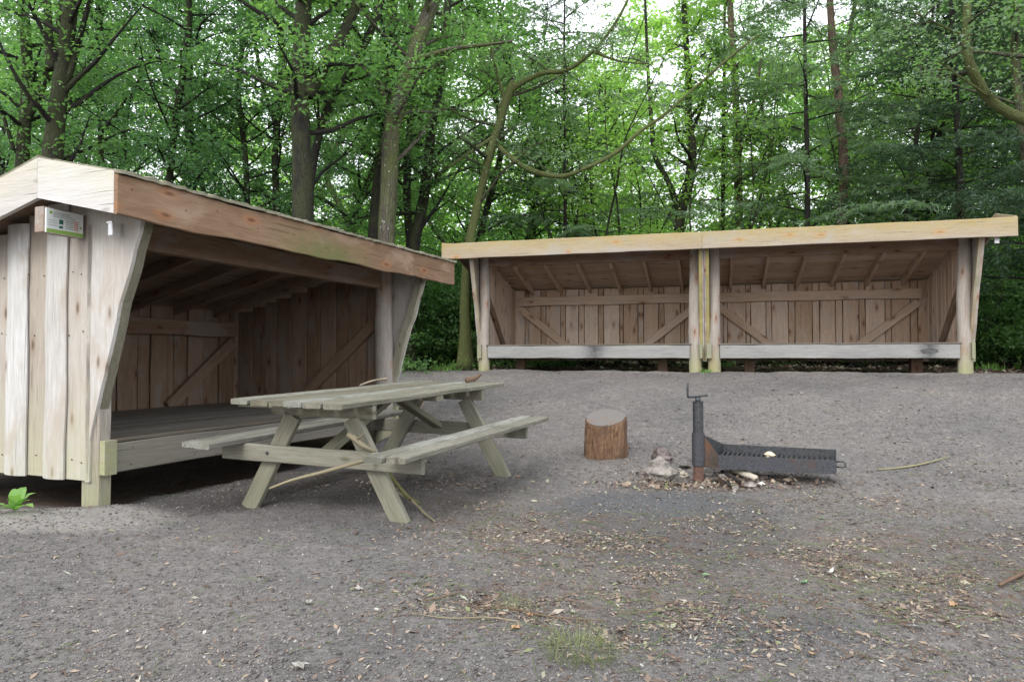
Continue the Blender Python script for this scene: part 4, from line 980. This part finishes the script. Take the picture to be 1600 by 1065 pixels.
def branchy(wood_mb, lv, path, rad, z0, z1, nb, blen, seed, leaf=.085, nleaf=22, spread=.38, up=(.15, .8), tw=5, fullness=1.0, bias=None):
    """branches with leafy sprays grown from a trunk path"""
    rng = random.Random(seed); P, r = smooth_path(path, rad, 6)
    cand = [i for i, q in enumerate(P) if z0 <= q.z <= z1]
    if not cand: return
    for b in range(nb):
        i = cand[int(len(cand)*(b+rng.random())/nb) % len(cand)]; q = P[i]; f = (q.z-z0)/(z1-z0+1e-6)
        a = b*2.4+rng.uniform(-.6, .6)
        if bias is not None and rng.random() < .6: a = bias+rng.uniform(-.9, .9)
        el = rng.uniform(*up); l = rng.uniform(*blen)*(1-.35*f); d = Vector((cos(a)*cos(el), sin(a)*cos(el), sin(el)))
        pts = [q]; c = q.copy(); k = 5
        for j in range(k):
            d = (d+Vector((rng.gauss(0, .16), rng.gauss(0, .16), rng.gauss(0.0, .12)))).normalized(); c = c+d*l/k; pts.append(c.copy())
        r0 = max(.012, min(r[i]*.42, .05)); tube(wood_mb, pts, [r0*(1-.85*j/k) for j in range(k+1)], 5, 2, 0, rng=rng)
        tn = rng.uniform(.25, .75)
        for t_ in range(tw):
            j = rng.randint(2, k); s0 = pts[j].lerp(pts[j-1], rng.random()); dd = (d*.5+Vector((rng.gauss(0, 1), rng.gauss(0, 1), rng.gauss(.1, .4)))).normalized(); tl = rng.uniform(.3, .9)*l*.35
            e = s0+dd*tl; m_ = s0.lerp(e, .5)+Vector((0, 0, .05)); tube(wood_mb, [s0, m_, e], [.010, .007, .003], 4, 1, 0, rng=rng)
            for s_ in range(2): lv.spray(tuple(m_.lerp(e, s_)+Vector((rng.gauss(0, .1), rng.gauss(0, .1), rng.gauss(0, .07)))), int(nleaf*fullness), spread, leaf, tn+rng.gauss(0, .1), rng)
        lv.spray(tuple(pts[-1]), int(nleaf*fullness), spread, leaf, tn, rng)

def finish_tree(name, loc_, mb_w, lv, barkm, leafm, label, cat, group=None, rz=0, aspect=.62):
    root = empty(name, loc_, rz, label, cat, group)
    mb_w.build('trunk', barkm, root, True)
    if lv is not None and lv.c:
        me = lv.mesh('crown', leafm, aspect); o = bpy.data.objects.new('crown', me); col.objects.link(o); o.parent = root
    return root

def traced(name, pts, Yd, barkm, leafm, label, cat='tree', limbs=(), br=None, seed=1, moss=.3, rough=.06, groundpx=None, dy=None, sides=14):
    """trunk through photo points (px, py, width px) at depth Yd; limbs likewise, with a depth per point"""
    dy = dy or [0]*len(pts)
    W3 = [at(px_, py_, Yd+d_) for (px_, py_, w_), d_ in zip(pts, dy)]; rr = [w_*.5*(Yd+d_)/F for (_, _, w_), d_ in zip(pts, dy)]
    b0 = W3[0]; dirn = (W3[0]-W3[1]).normalized(); gx_ = b0.x+dirn.x*.4*max(b0.z-1, 0)
    g = Vector((gx_, b0.y, gz1(gx_, b0.y)-.25))
    if b0.z > g.z+.3: W3 = [g, g.lerp(b0, .5)]+W3; rr = [rr[0]*1.12, rr[0]*1.05]+rr
    o_ = Vector((W3[0].x, W3[0].y, W3[0].z+.25)); m = MB(); rng = random.Random(seed)
    tube(m, [p_-o_ for p_ in W3], rr, sides, 6, rough, 0, moss, rng, flare=.7)
    lv = Leaves(); path = [p_-o_ for p_ in W3]
    for lb_ in limbs:
        q = [at(a, b, d_)-o_ for a, b, w_, d_ in lb_]; lr = [w_*.5*d_/F for a, b, w_, d_ in lb_]
        tube(m, q, lr, 9, 6, rough, 0, moss, rng)
        if br and br.get('limb'): branchy(m, lv, q, lr, min(x_.z for x_ in q), max(x_.z for x_ in q), br['limb'], (.5, 1.2), seed+3, leaf=br.get('leaf', .1), tw=3)
    if br and br.get('n'): branchy(m, lv, path, rr, br['z0'], br['z1'], br['n'], br.get('len', (1.2, 2.6)), seed+5, leaf=br.get('leaf', .08), fullness=br.get('full', 1.0))
    return finish_tree(name, o_, m, lv, barkm, leafm, label, cat)

# trees that can be told apart in the photograph
traced('broadleaf_tree', [(473, 345, 33), (472, 240, 29), (469, 150, 28), (471, 60, 27), (474, -30, 25), (470, -260, 22)], 11.5, M['bark_dark'], M['leaf_broad'], 'thick dark oak-like trunk rising behind the roof of the nearest shelter, forked to the right', 'tree',
       [[(478, 150, 24, 11.5), (505, 105, 20, 11.6), (540, 45, 18, 11.8), (570, -30, 16, 12.1), (600, -160, 10, 12.5)]], dict(n=16, z0=3.8, z1=9, leaf=.10), 101, moss=.5)
traced('broadleaf_tree', [(484, 300, 13), (500, 205, 12), (522, 150, 12), (560, 90, 11), (590, 20, 10), (612, -60, 9)], 12.3, M['bark_dark'], M['leaf_broad'], 'slim leaning dark trunk just right of the thick forked trunk', 'tree', [], dict(n=10, z0=3, z1=7), 102)
traced('broadleaf_tree', [(603, 385, 28), (608, 290, 27), (613, 200, 26), (632, 130, 25), (655, 60, 24), (683, -20, 22), (730, -200, 17)], 12.6, M['bark_grey'], M['leaf_broad'], 'grey trunk leaning right behind the right end of the orange brown fascia', 'tree',
       [[(612, 205, 10, 12.6), (600, 150, 9, 12.7), (566, 100, 7, 12.9), (545, 60, 5, 13.2)], [(645, 95, 9, 12.6), (700, 78, 7, 12.4), (760, 70, 5, 12.2), (800, 65, 4, 12.0)]], dict(n=16, z0=3.5, z1=9, limb=2), 103, moss=.3)
traced('broadleaf_tree', [(585, 380, 22), (594, 270, 20), (607, 170, 19), (612, 80, 18), (612, -20, 17), (610, -200, 13)], 13.6, M['bark_dark'], M['leaf_blue'], 'straight dark trunk close behind the grey leaning trunk', 'tree', [], dict(n=14, z0=3.5, z1=9.5), 104)
traced('broadleaf_tree', [(640, 385, 13), (636, 300, 12), (640, 200, 11), (650, 100, 10), (640, 0, 9)], 15, M['bark_dark'], M['leaf_dark'], 'thin dark trunk standing between the grey leaning trunk and the forked black trunk', 'tree', [], dict(n=12, z0=2.5, z1=8), 105)
traced('broadleaf_tree', [(647, 385, 17), (662, 310, 16), (670, 245, 16), (676, 190, 14), (690, 110, 13), (700, 0, 11)], 14.2, M['bark_dark'], M['leaf_broad'], 'black forked trunk left of the gap beside the far shelters', 'tree',
       [[(664, 300, 9, 14.2), (690, 270, 7, 14.2), (730, 235, 5, 14.1), (770, 210, 3, 14)]], dict(n=14, z0=2.4, z1=8), 106)
traced('broadleaf_tree', [(35, 260, 20), (40, 180, 17), (42, 110, 16), (38, 30, 15), (30, -60, 13)], 12, M['bark_dark'], M['leaf_broad'], 'leftmost dark trunk above the ridge of the nearest shelter', 'tree',
       [[(36, 200, 13, 12), (62, 145, 13, 12), (85, 85, 12, 12), (98, 0, 11, 12), (104, -80, 9, 12)], [(22, 235, 6, 11.9), (8, 190, 5, 11.8), (-6, 150, 4, 11.7)]], dict(n=14, z0=3.3, z1=9), 107, moss=.6)
traced('broadleaf_tree', [(82, 255, 30), (88, 180, 26), (98, 110, 24), (108, 30, 22), (122, -70, 19)], 11.2, M['bark_dark'], M['leaf_broad'], 'stout mossy trunk second from the left above the nearest shelter', 'tree',
       [[(92, 150, 12, 11.2), (112, 105, 10, 11.2), (130, 40, 8, 11.3), (150, -30, 7, 11.4)], [(80, 110, 14, 11.5), (76, 50, 12, 11.6), (72, -30, 10, 11.7)]], dict(n=14, z0=3.3, z1=9), 108, moss=.7)
traced('broadleaf_tree', [(728, 575, 20), (727, 470, 16), (733, 385, 14), (746, 320, 14), (760, 262, 13), (766, 235, 16), (780, 196, 13), (788, 165, 14), (803, 128, 11)], 13.4, M['bark_green'], M['needle'], 'crooked mossy tree with long arching bare limbs, left end of the far shelters', 'tree',
       [[(800, 140, 11, 13.4), (818, 128, 9, 13.3), (850, 114, 8, 13.15), (885, 110, 6.5, 13.0), (925, 82, 5.5, 12.8), (952, 50, 5, 12.6), (972, 18, 4.5, 12.5), (990, -20, 3, 12.5)],
        [(780, 230, 8, 13.4), (798, 246, 8, 13.1), (822, 262, 8, 12.9), (850, 272, 8, 12.7), (880, 275, 7.5, 12.6), (912, 264, 7, 12.45), (960, 240, 6.5, 12.3), (1000, 206, 6, 12.2), (1040, 178, 5, 12.15), (1085, 138, 4, 12.1), (1140, 90, 4, 12.1), (1185, 55, 3, 12.1)],
        [(770, 215, 7, 13.4), (740, 235, 5, 13.2), (700, 262, 4, 13.1)], [(925, 80, 5, 12.8), (965, 95, 4, 12.7), (1010, 100, 2, 12.6)], [(790, 160, 6, 13.4), (775, 110, 5, 13.4), (765, 60, 4, 13.3)]], dict(n=7, z0=2.6, z1=6, limb=5, leaf=.055, full=.28), 109, moss=.9, rough=.10)
0 and traced('broadleaf_tree', [(728, 580, 24), (727, 500, 20), (726, 420, 18), (727, 380, 17)], 14.2, M['bark_grey'], M['leaf_dark'], 'short grey trunk seen in the gap beside the left far shelter', 'tree', [], None, 110)
traced('broadleaf_tree', [(1062, 345, 15), (1075, 290, 14), (1082, 235, 13), (1076, 190, 12), (1075, 120, 10), (1070, 30, 8), (1066, -40, 7)], 18, M['bark_dark'], M['leaf_bright'], 'slim black wavy trunk rising behind the middle of the far roofs', 'tree',
       [[(1060, 330, 10, 18), (1045, 285, 9, 18), (1024, 245, 8, 18), (1018, 190, 7, 18), (1012, 100, 5, 18), (1008, 0, 4, 18)], [(1080, 210, 6, 18), (1098, 160, 5, 18), (1110, 90, 4, 18)]], dict(n=14, z0=4.5, z1=10, leaf=.13), 111)
traced('pine_tree', [(1316, 352, 15), (1318, 250, 14), (1311, 160, 13), (1303, 90, 12), (1298, 20, 11), (1294, -90, 9)], 17, M['bark_pine'], M['needle'], 'tall straight reddish pine trunk rising behind the right far shelter', 'pine tree', [], None, 112, moss=.1)
traced('broadleaf_tree', [(1155, 350, 12), (1152, 250, 12), (1150, 160, 11), (1143, 60, 10), (1140, -50, 8)], 19, M['bark_pine'], M['leaf_broad'], 'slim brown trunk midway between the wavy black trunk and the reddish pine', 'tree', [[(1153, 230, 7, 19), (1175, 170, 6, 19), (1190, 90, 4, 19)]], dict(n=12, z0=4.5, z1=10.5, leaf=.13), 113)
traced('broadleaf_tree', [(1660, 440, 40), (1658, 330, 36), (1662, 240, 34), (1668, 120, 30), (1672, 0, 26)], 9.9, M['bark_green'], M['needle'], 'mossy tree at the right edge whose thick limb sweeps down and up in an arc', 'tree',
       [[(1660, 212, 22, 9.9), (1612, 192, 17, 9.8), (1580, 178, 16, 9.75), (1552, 160, 16, 9.7), (1528, 128, 15, 9.6), (1512, 88, 13, 9.5), (1510, 40, 12, 9.5), (1515, -50, 11, 9.5)], [(1515, 60, 6, 9.5), (1480, 45, 4, 9.4), (1430, 20, 3, 9.3)], [(1545, 150, 5, 9.6), (1500, 120, 3, 9.5), (1465, 95, 2, 9.4)]], dict(n=2, z0=3.5, z1=6, limb=3, leaf=.06, full=.35), 114, moss=.9, rough=.10)
traced('broadleaf_tree', [(1612, 340, 14), (1603, 240, 14), (1592, 150, 13), (1586, 70, 12), (1590, -30, 11)], 12, M['bark_green'], M['leaf_broad'], 'slim mossy trunk beside the arched limb at the right edge', 'tree', [], dict(n=8, z0=4, z1=8), 115)
traced('broadleaf_tree', [(158, 280, 9), (157, 180, 9), (155, 90, 9), (160, -10, 8)], 16, M['bark_dark'], M['leaf_blue'], 'thin straight trunk right of the stout mossy trunk', 'tree', [[(165, 200, 5, 15), (200, 150, 4, 14.7), (240, 90, 3, 14.5)]], dict(n=14, z0=3, z1=9), 116)
traced('broadleaf_tree', [(300, 300, 13), (296, 200, 13), (294, 100, 13), (296, 0, 12), (298, -80, 10)], 16, M['bark_dark'], M['leaf_blue'], 'dark trunk half hidden in bluish leaves midway along the nearest roof', 'tree', [], dict(n=18, z0=3, z1=10), 117)
traced('broadleaf_tree', [(432, 330, 11), (430, 220, 10), (440, 100, 10), (438, 0, 10)], 14.5, M['bark_dark'], M['leaf_broad'], 'thin dark trunk just left of the thick forked trunk', 'tree', [[(432, 200, 7, 14.5), (410, 130, 6, 14.4), (395, 40, 5, 14.3)]], dict(n=14, z0=3, z1=9), 118)

# thin bare saplings behind the middle of the far roofs
def copy_tree(root, loc_, rz, s, label=None, group=None):
    r = root.copy(); col.objects.link(r); r.location = loc_; r.rotation_euler = (0, 0, rz); r.scale = (s, s, s)
    if label: r['label'] = label
    if group: r['group'] = group
    for ch in list(root.children):
        c = ch.copy(); col.objects.link(c); c.parent = r
    return r
TILT = random.Random(5)
def place(root, px, Yd, rz, s, first, clear=4.2, **k):
    for _ in range(30):
        x = (px-800)/F*Yd; q_ = loc(x, Yd, FO, FA, FB)
        if q_[1] < clear and -6 < q_[0] < 6: Yd += .25
    loc_ = (x, Yd, gz1(x, Yd)-.1)
    tl = (TILT.gauss(0, .045), TILT.gauss(0, .045), rz)
    if first: root.location = loc_; root.rotation_euler = tl; root.scale = (s, s, s); return root
    c_ = copy_tree(root, loc_, rz, s, **k); c_.rotation_euler = tl; return c_

def gen_broad(name, seed, H, r0, nb, leafm, barkm, label, cat, group, leaf=.12, z0=1.3, blen=(1.6, 3.3), full=1.0, wander=.42, nleaf=27):
    rng = random.Random(seed); m = MB(); lv = Leaves(); k = 7; pts = [Vector((0, 0, -.2))]; c = pts[0].copy()
    for j in range(k): c = c+Vector((rng.gauss(0, wander), rng.gauss(0, wander), (H+.2)/k)); pts.append(c.copy())
    rr = [r0*(1-.75*j/k) for j in range(k+1)]
    tube(m, pts, rr, 9, 4, .06, 0, .3, rng, flare=.6)
    branchy(m, lv, pts, rr, z0, H, nb, blen, seed+1, leaf=leaf, fullness=full, nleaf=nleaf)
    return finish_tree(name, (0, 0, 0), m, lv, barkm, leafm, label, cat, group)

GB = 'leafy broadleaf trees of the wood behind the shelters'
LBT = {'a': 'slender broadleaf tree with mid green leaves deep in the wood behind the shelters', 'b': 'bluish green leafy tree in the wood behind the left shelter roof', 'c': 'bright yellow green leafy tree far back in the wood'}
protos = {
 'a': gen_broad('woodland_tree', 201, 13, .10, 50, M['leaf_broad'], M['bark_dark'], LBT['a'], 'tree', GB, .105),
 'a2': gen_broad('woodland_tree', 202, 14, .12, 52, M['leaf_broad'], M['bark_grey'], LBT['a'], 'tree', GB, .105, wander=.5),
 'b': gen_broad('bluish_leaf_tree', 203, 12, .10, 50, M['leaf_blue'], M['bark_dark'], LBT['b'], 'tree', 'bluish leafy trees', .10),
 'c': gen_broad('bright_leaf_tree', 204, 13, .09, 50, M['leaf_bright'], M['bark_dark'], LBT['c'], 'tree', 'bright leafy trees far back', .125, wander=.4)}
used = set()
def put(kind, px, Yd, rz, s):
    place(protos[kind], px, Yd, rz, s, kind not in used); used.add(kind)
rt = random.Random(77)
for px, Yd in ((60, 15), (250, 13.8), (385, 14.2), (195, 17), (340, 18), (100, 19), (470, 18), (20, 17.5)): put('b', px+rt.uniform(-12, 12), Yd, rt.uniform(0, 6), rt.uniform(.85, 1.05))
for px, Yd in ((540, 16), (690, 17), (560, 21), (800, 19), (640, 24), (760, 25), (1420, 20), (1530, 18), (1370, 24), (1500, 23), (1600, 20), (1640, 15.5), (1250, 27), (420, 23), (300, 24), (150, 25), (30, 23)):
    put('a' if rt.random() < .55 else 'a2', px+rt.uniform(-15, 15), Yd, rt.uniform(0, 6), rt.uniform(.85, 1.1))
for px, Yd in ((860, 28), (1010, 30), (1120, 34), (1200, 31), (730, 30), (520, 30), (350, 31), (200, 30), (60, 31), (1330, 30), (1460, 29), (1580, 28), (650, 33), (1000, 34)):
    put('c', px+rt.uniform(-15, 15), Yd, rt.uniform(0, 6), rt.uniform(.85, 1.1))

# saplings with bare curved stems
def sapling(seed, label, group):
    rng = random.Random(seed); m = MB(); lv = Leaves()
    for s_ in range(5):
        a = rng.uniform(0, 6.28); c = Vector((0, 0, -.1)); pts = [c.copy()]; d = Vector((cos(a)*.35, sin(a)*.35, 1))
        for j in range(7): d = (d+Vector((rng.gauss(0, .12), rng.gauss(0, .12), .1))).normalized(); c = c+d*rng.uniform(.8, 1.1); pts.append(c.copy())
        rr = [.038*(1-.8*j/7) for j in range(8)]; tube(m, pts, rr, 6, 3, .05, 0, .3, rng)
        branchy(m, lv, pts, rr, 2.2, 7.5, 9, (.6, 1.5), seed+s_, leaf=.11, tw=3, nleaf=8)
    return finish_tree('multi_stem_sapling', (0, 0, 0), m, lv, M['bark_dark'], M['leaf_bright'], label, 'sapling', group)
sp = sapling(301, 'clump of thin curving dark stems behind the far shelter roofs', 'thin multi-stem saplings')
for i, (px, Yd) in enumerate(((925, 16.5), (965, 18.5), (1010, 21), (1130, 17), (885, 20), (1410, 17), (1215, 19.5))): place(sp, px, Yd, i*1.3, rt.uniform(.85, 1.1), i == 0)

# conifers with layered drooping boughs
def conifer(name, seed, H, r0, nb, z0, blen, leafm, label, cat, group, trunkm=M['bark_dark'], ns=.085, dens=1.0, droop=.25, sweep=None):
    rng = random.Random(seed); m = MB(); lv = Leaves()
    pts = [Vector((0, 0, -.2)), Vector((.05, 0, H*.3)), Vector((-.05, .05, H*.65)), Vector((0, 0, H))]
    tube(m, pts, [r0, r0*.8, r0*.5, r0*.1], 10, 6, .05, 0, .1, rng, flare=.5)
    for b in range(nb):
        z = z0+(H-z0)*(b+rng.random())/nb; a = b*2.39+rng.uniform(-.3, .3); f = (z-z0)/(H-z0); l = (blen[0]+(blen[1]-blen[0])*rng.random())*(1-.65*f)
        q = []; c = Vector((0, 0, z)); el = .12+.25*f
        for j in range(7):
            q.append(c.copy()); e = el-droop*2*(j/6)**1.3; c = c+Vector((cos(a)*cos(e), sin(a)*cos(e), sin(e)))*l/6; a += rng.gauss(0, .05)
        tube(m, q, [.022*(1-.85*j/6) for j in range(7)], 4, 1, 0, rng=rng)
        ntw = int(l*11*dens)
        for t_ in range(ntw):
            u = .18+.82*(t_+rng.random())/ntw; x_ = u*6; j = min(int(x_), 5); s0 = q[j].lerp(q[j+1], x_-j); sd = 1 if t_ % 2 else -1
            tl = (1.05-u*.75)*l*.33*rng.uniform(.6, 1.2)+.08; ta = a+sd*rng.uniform(.7, 1.15); d = np.array([cos(ta), sin(ta), -rng.uniform(.05, .45)]); n = max(6, int(tl*46*dens)); tt = RNG.uniform(0, 1, n)
            base = np.array(s0)[None]+d[None]*tl*tt[:, None]; base[:, 2] -= .12*tl*tt**2
            nd = d[None]*.8+RNG.normal(0, .55, (n, 3))*np.array([[1, 1, .55]]); nd /= np.linalg.norm(nd, axis=1)[:, None]
            lv.c += list(base+nd*ns*.4); lv.d += list(nd); lv.n += [np.array([0, 0, 1.0])]*n; lv.sz += list(ns*RNG.uniform(.8, 1.5, n)); lv.t += list(np.clip(rng.gauss(.5, .15)+RNG.normal(0, .12, n), 0, 1))
    root = empty(name, (0, 0, 0), 0, label, cat, group); m.build('trunk', trunkm, root, True)
    me = lv.mesh('crown', leafm, .17, .6); o = bpy.data.objects.new('crown', me); col.objects.link(o); o.parent = root; return root
cf = conifer('larch_tree', 401, 13, .075, 46, 2.6, (2.6, 4.2), M['needle'], 'feathery grey green conifer behind the right far shelter', 'conifer', 'feathery conifers above the far shelters', ns=.12)
CL = ('feathery grey green conifer just left of the tall reddish pine trunk', 'feathery conifer above the joint of the two far roofs', 'feathery conifer just right of the tall reddish pine trunk', 'feathery conifer behind the crooked mossy tree', 'feathery conifer far back among the dark spruces on the right')
for i, (px, Yd, s) in enumerate(((1255, 16.2, 1.0), (1130, 19.5, 1.05), (1390, 16.5, .95), (880, 16.6, .8), (1480, 21, 1.1))): place(cf, px, Yd, i*1.9, s, i == 0)['label'] = CL[i]
cd_ = conifer('spruce_tree', 402, 12, .09, 50, 1.6, (2.6, 4.0), M['needle_dark'], 'dark dense spruce at the right side of the wood', 'spruce', 'dark spruces at the right', ns=.11, dens=1.1, droop=.18)
SL = ('large dark spruce hanging over the right end of the far roof', 'dark spruce at the right edge behind the arched mossy limb', 'dark spruce farther back between the reddish pine and the large spruce', 'small dark spruce behind the crooked mossy tree', 'dark spruce deep in the wood behind the large spruce')
for i, (px, Yd, s) in enumerate(((1500, 14.2, 1.0), (1640, 13.0, 1.0), (1440, 19, 1.0), (820, 21, .9), (1580, 17.5, 1.1))): place(cd_, px, Yd, i*2.2, s, i == 0)['label'] = SL[i]

# undergrowth shrubs
def shrub(name, seed, H, leafm, label, group, leaf=.075, n=10):
    rng = random.Random(seed); m = MB(); lv = Leaves()
    for s_ in range(n):
        a = rng.uniform(0, 6.28); el = rng.uniform(.6, 1.4); d = Vector((cos(a)*cos(el), sin(a)*cos(el), sin(el))); c = Vector((rng.gauss(0, .15), rng.gauss(0, .15), -.05)); pts = [c.copy()]
        for j in range(5): d = (d+Vector((rng.gauss(0, .15), rng.gauss(0, .15), .02))).normalized(); c = c+d*H/5; pts.append(c.copy())
        rr = [.02*(1-.8*j/5) for j in range(6)]; tube(m, pts, rr, 5, 2, 0, 0, .2, rng); branchy(m, lv, pts, rr, .15, H, 8, (.35, .95), seed+s_*3, leaf=leaf, tw=3, nleaf=17, spread=.28)
    root = empty(name, (0, 0, 0), 0, label, 'shrub', group); m.build('stems', M['bark_dark'], root, True)
    me = lv.mesh('foliage', leafm); o = bpy.data.objects.new('foliage', me); col.objects.link(o); o.parent = root; return root
sa = shrub('woodland_shrub', 501, 2.2, M['leaf_dark'], 'dark leafy undergrowth shrub behind the shelters', 'dark undergrowth shrubs')
sb_ = shrub('woodland_shrub', 502, 2.6, M['leaf_broad'], 'mid green leafy shrub rising behind the shelter roofs', 'mid green shrubs', .085)
i = 0
for px, Yd, s in ((690, 13.6, .55), (660, 15.6, 1.0), (720, 15.8, .9), (560, 14.2, .95), (500, 13.2, .8), (430, 15.5, 1.1), (330, 14.5, 1.05), (220, 13.0, .95), (130, 14.5, 1.1), (20, 13.5, 1.05), (780, 16.5, 1.0), (860, 17.5, 1.0), (1340, 15.5, 1.0), (1450, 16.2, 1.05), (1570, 13.4, .9), (1640, 12.6, .9), (1240, 17, 1.0), (1545, 16.5, 1.2), (1620, 16.5, 1.2), (645, 18.5, 1.3), (740, 19, 1.3), (560, 18, 1.4), (1700, 14.5, 1.2)):
    place(sa, px, Yd, rt.uniform(0, 6), s, i == 0); i += 1
i = 0
for px, Yd, s in ((960, 15.6, .85), (1030, 16.0, .85), (1110, 15.8, .8), (890, 15.8, .9), (820, 15.2, .85), (1190, 16.2, .85), (750, 18, 1.2), (640, 17, 1.0), (380, 13.2, .9), (290, 12.6, .9), (1400, 18, 1.1), (1520, 19, 1.2), (1290, 16.4, .8), (610, 20, 1.4), (1590, 20, 1.4)):
    place(sb_, px, Yd, rt.uniform(0, 6), s, i == 0); i += 1

# distant wood: reads as one mass
lv = Leaves(); rng = random.Random(900)
for k in range(19000):
    Yd = rng.uniform(30, 60); x = rng.uniform(-.9, .9)*Yd; e = rng.random()
    h = gz1(x, Yd)+(e*.17*Yd if k % 5 < 3 else (.15+e*.35)*Yd)
    t = (h-1)/Yd; hole = float(vnoise(np.array([x/Yd*14]), np.array([h/Yd*14]), 1.0, 31)[0])+.4*float(vnoise(np.array([x/Yd*40]), np.array([h/Yd*40]), 1.0, 32)[0])
    if t > .12 and hole > .50-(t-.12)*2.3: continue
    lv.spray((x, Yd, h), 15, 1.1, .30, rng.uniform(.1, .9), rng)
me = lv.mesh('distant_wood', M['leaf_bright']); o = bpy.data.objects.new('distant_wood', me); col.objects.link(o); tag(o, 'far bright green mass of leaves closing off the wood', 'woodland', kind='stuff')


# low plants along the edge of the wood
lv = Leaves(); rng = random.Random(950); n_ = 0
while n_ < 900:
    x = rng.uniform(-7, 16); y = rng.uniform(9.5, 21); q = loc(x, y, FO, FA, FB); q2 = loc(x, y, LO, LA_, LB_)
    inside = -4.1 < q[0] < 4.1 and q[1] < 2.7
    if inside or (q[1] < .5 and q[0] > -4.2) or q2[1] < 3 and q2[0] < 5.2 or q2[1] < .6: continue
    dens = .25+.75*float(vnoise(np.array([x]), np.array([y]), .6, 41)[0]+.5)
    if rng.random() > dens: continue
    lv.spray((x, y, gz1(x, y)+rng.uniform(.03, .22)), 22, .26, .06, rng.uniform(.2, .9), rng); n_ += 1
me = lv.mesh('ground_cover', M['leaf_broad']); o = bpy.data.objects.new('ground_cover', me); col.objects.link(o); tag(o, 'low leafy plants covering the edge of the wood', 'ground cover', kind='stuff')
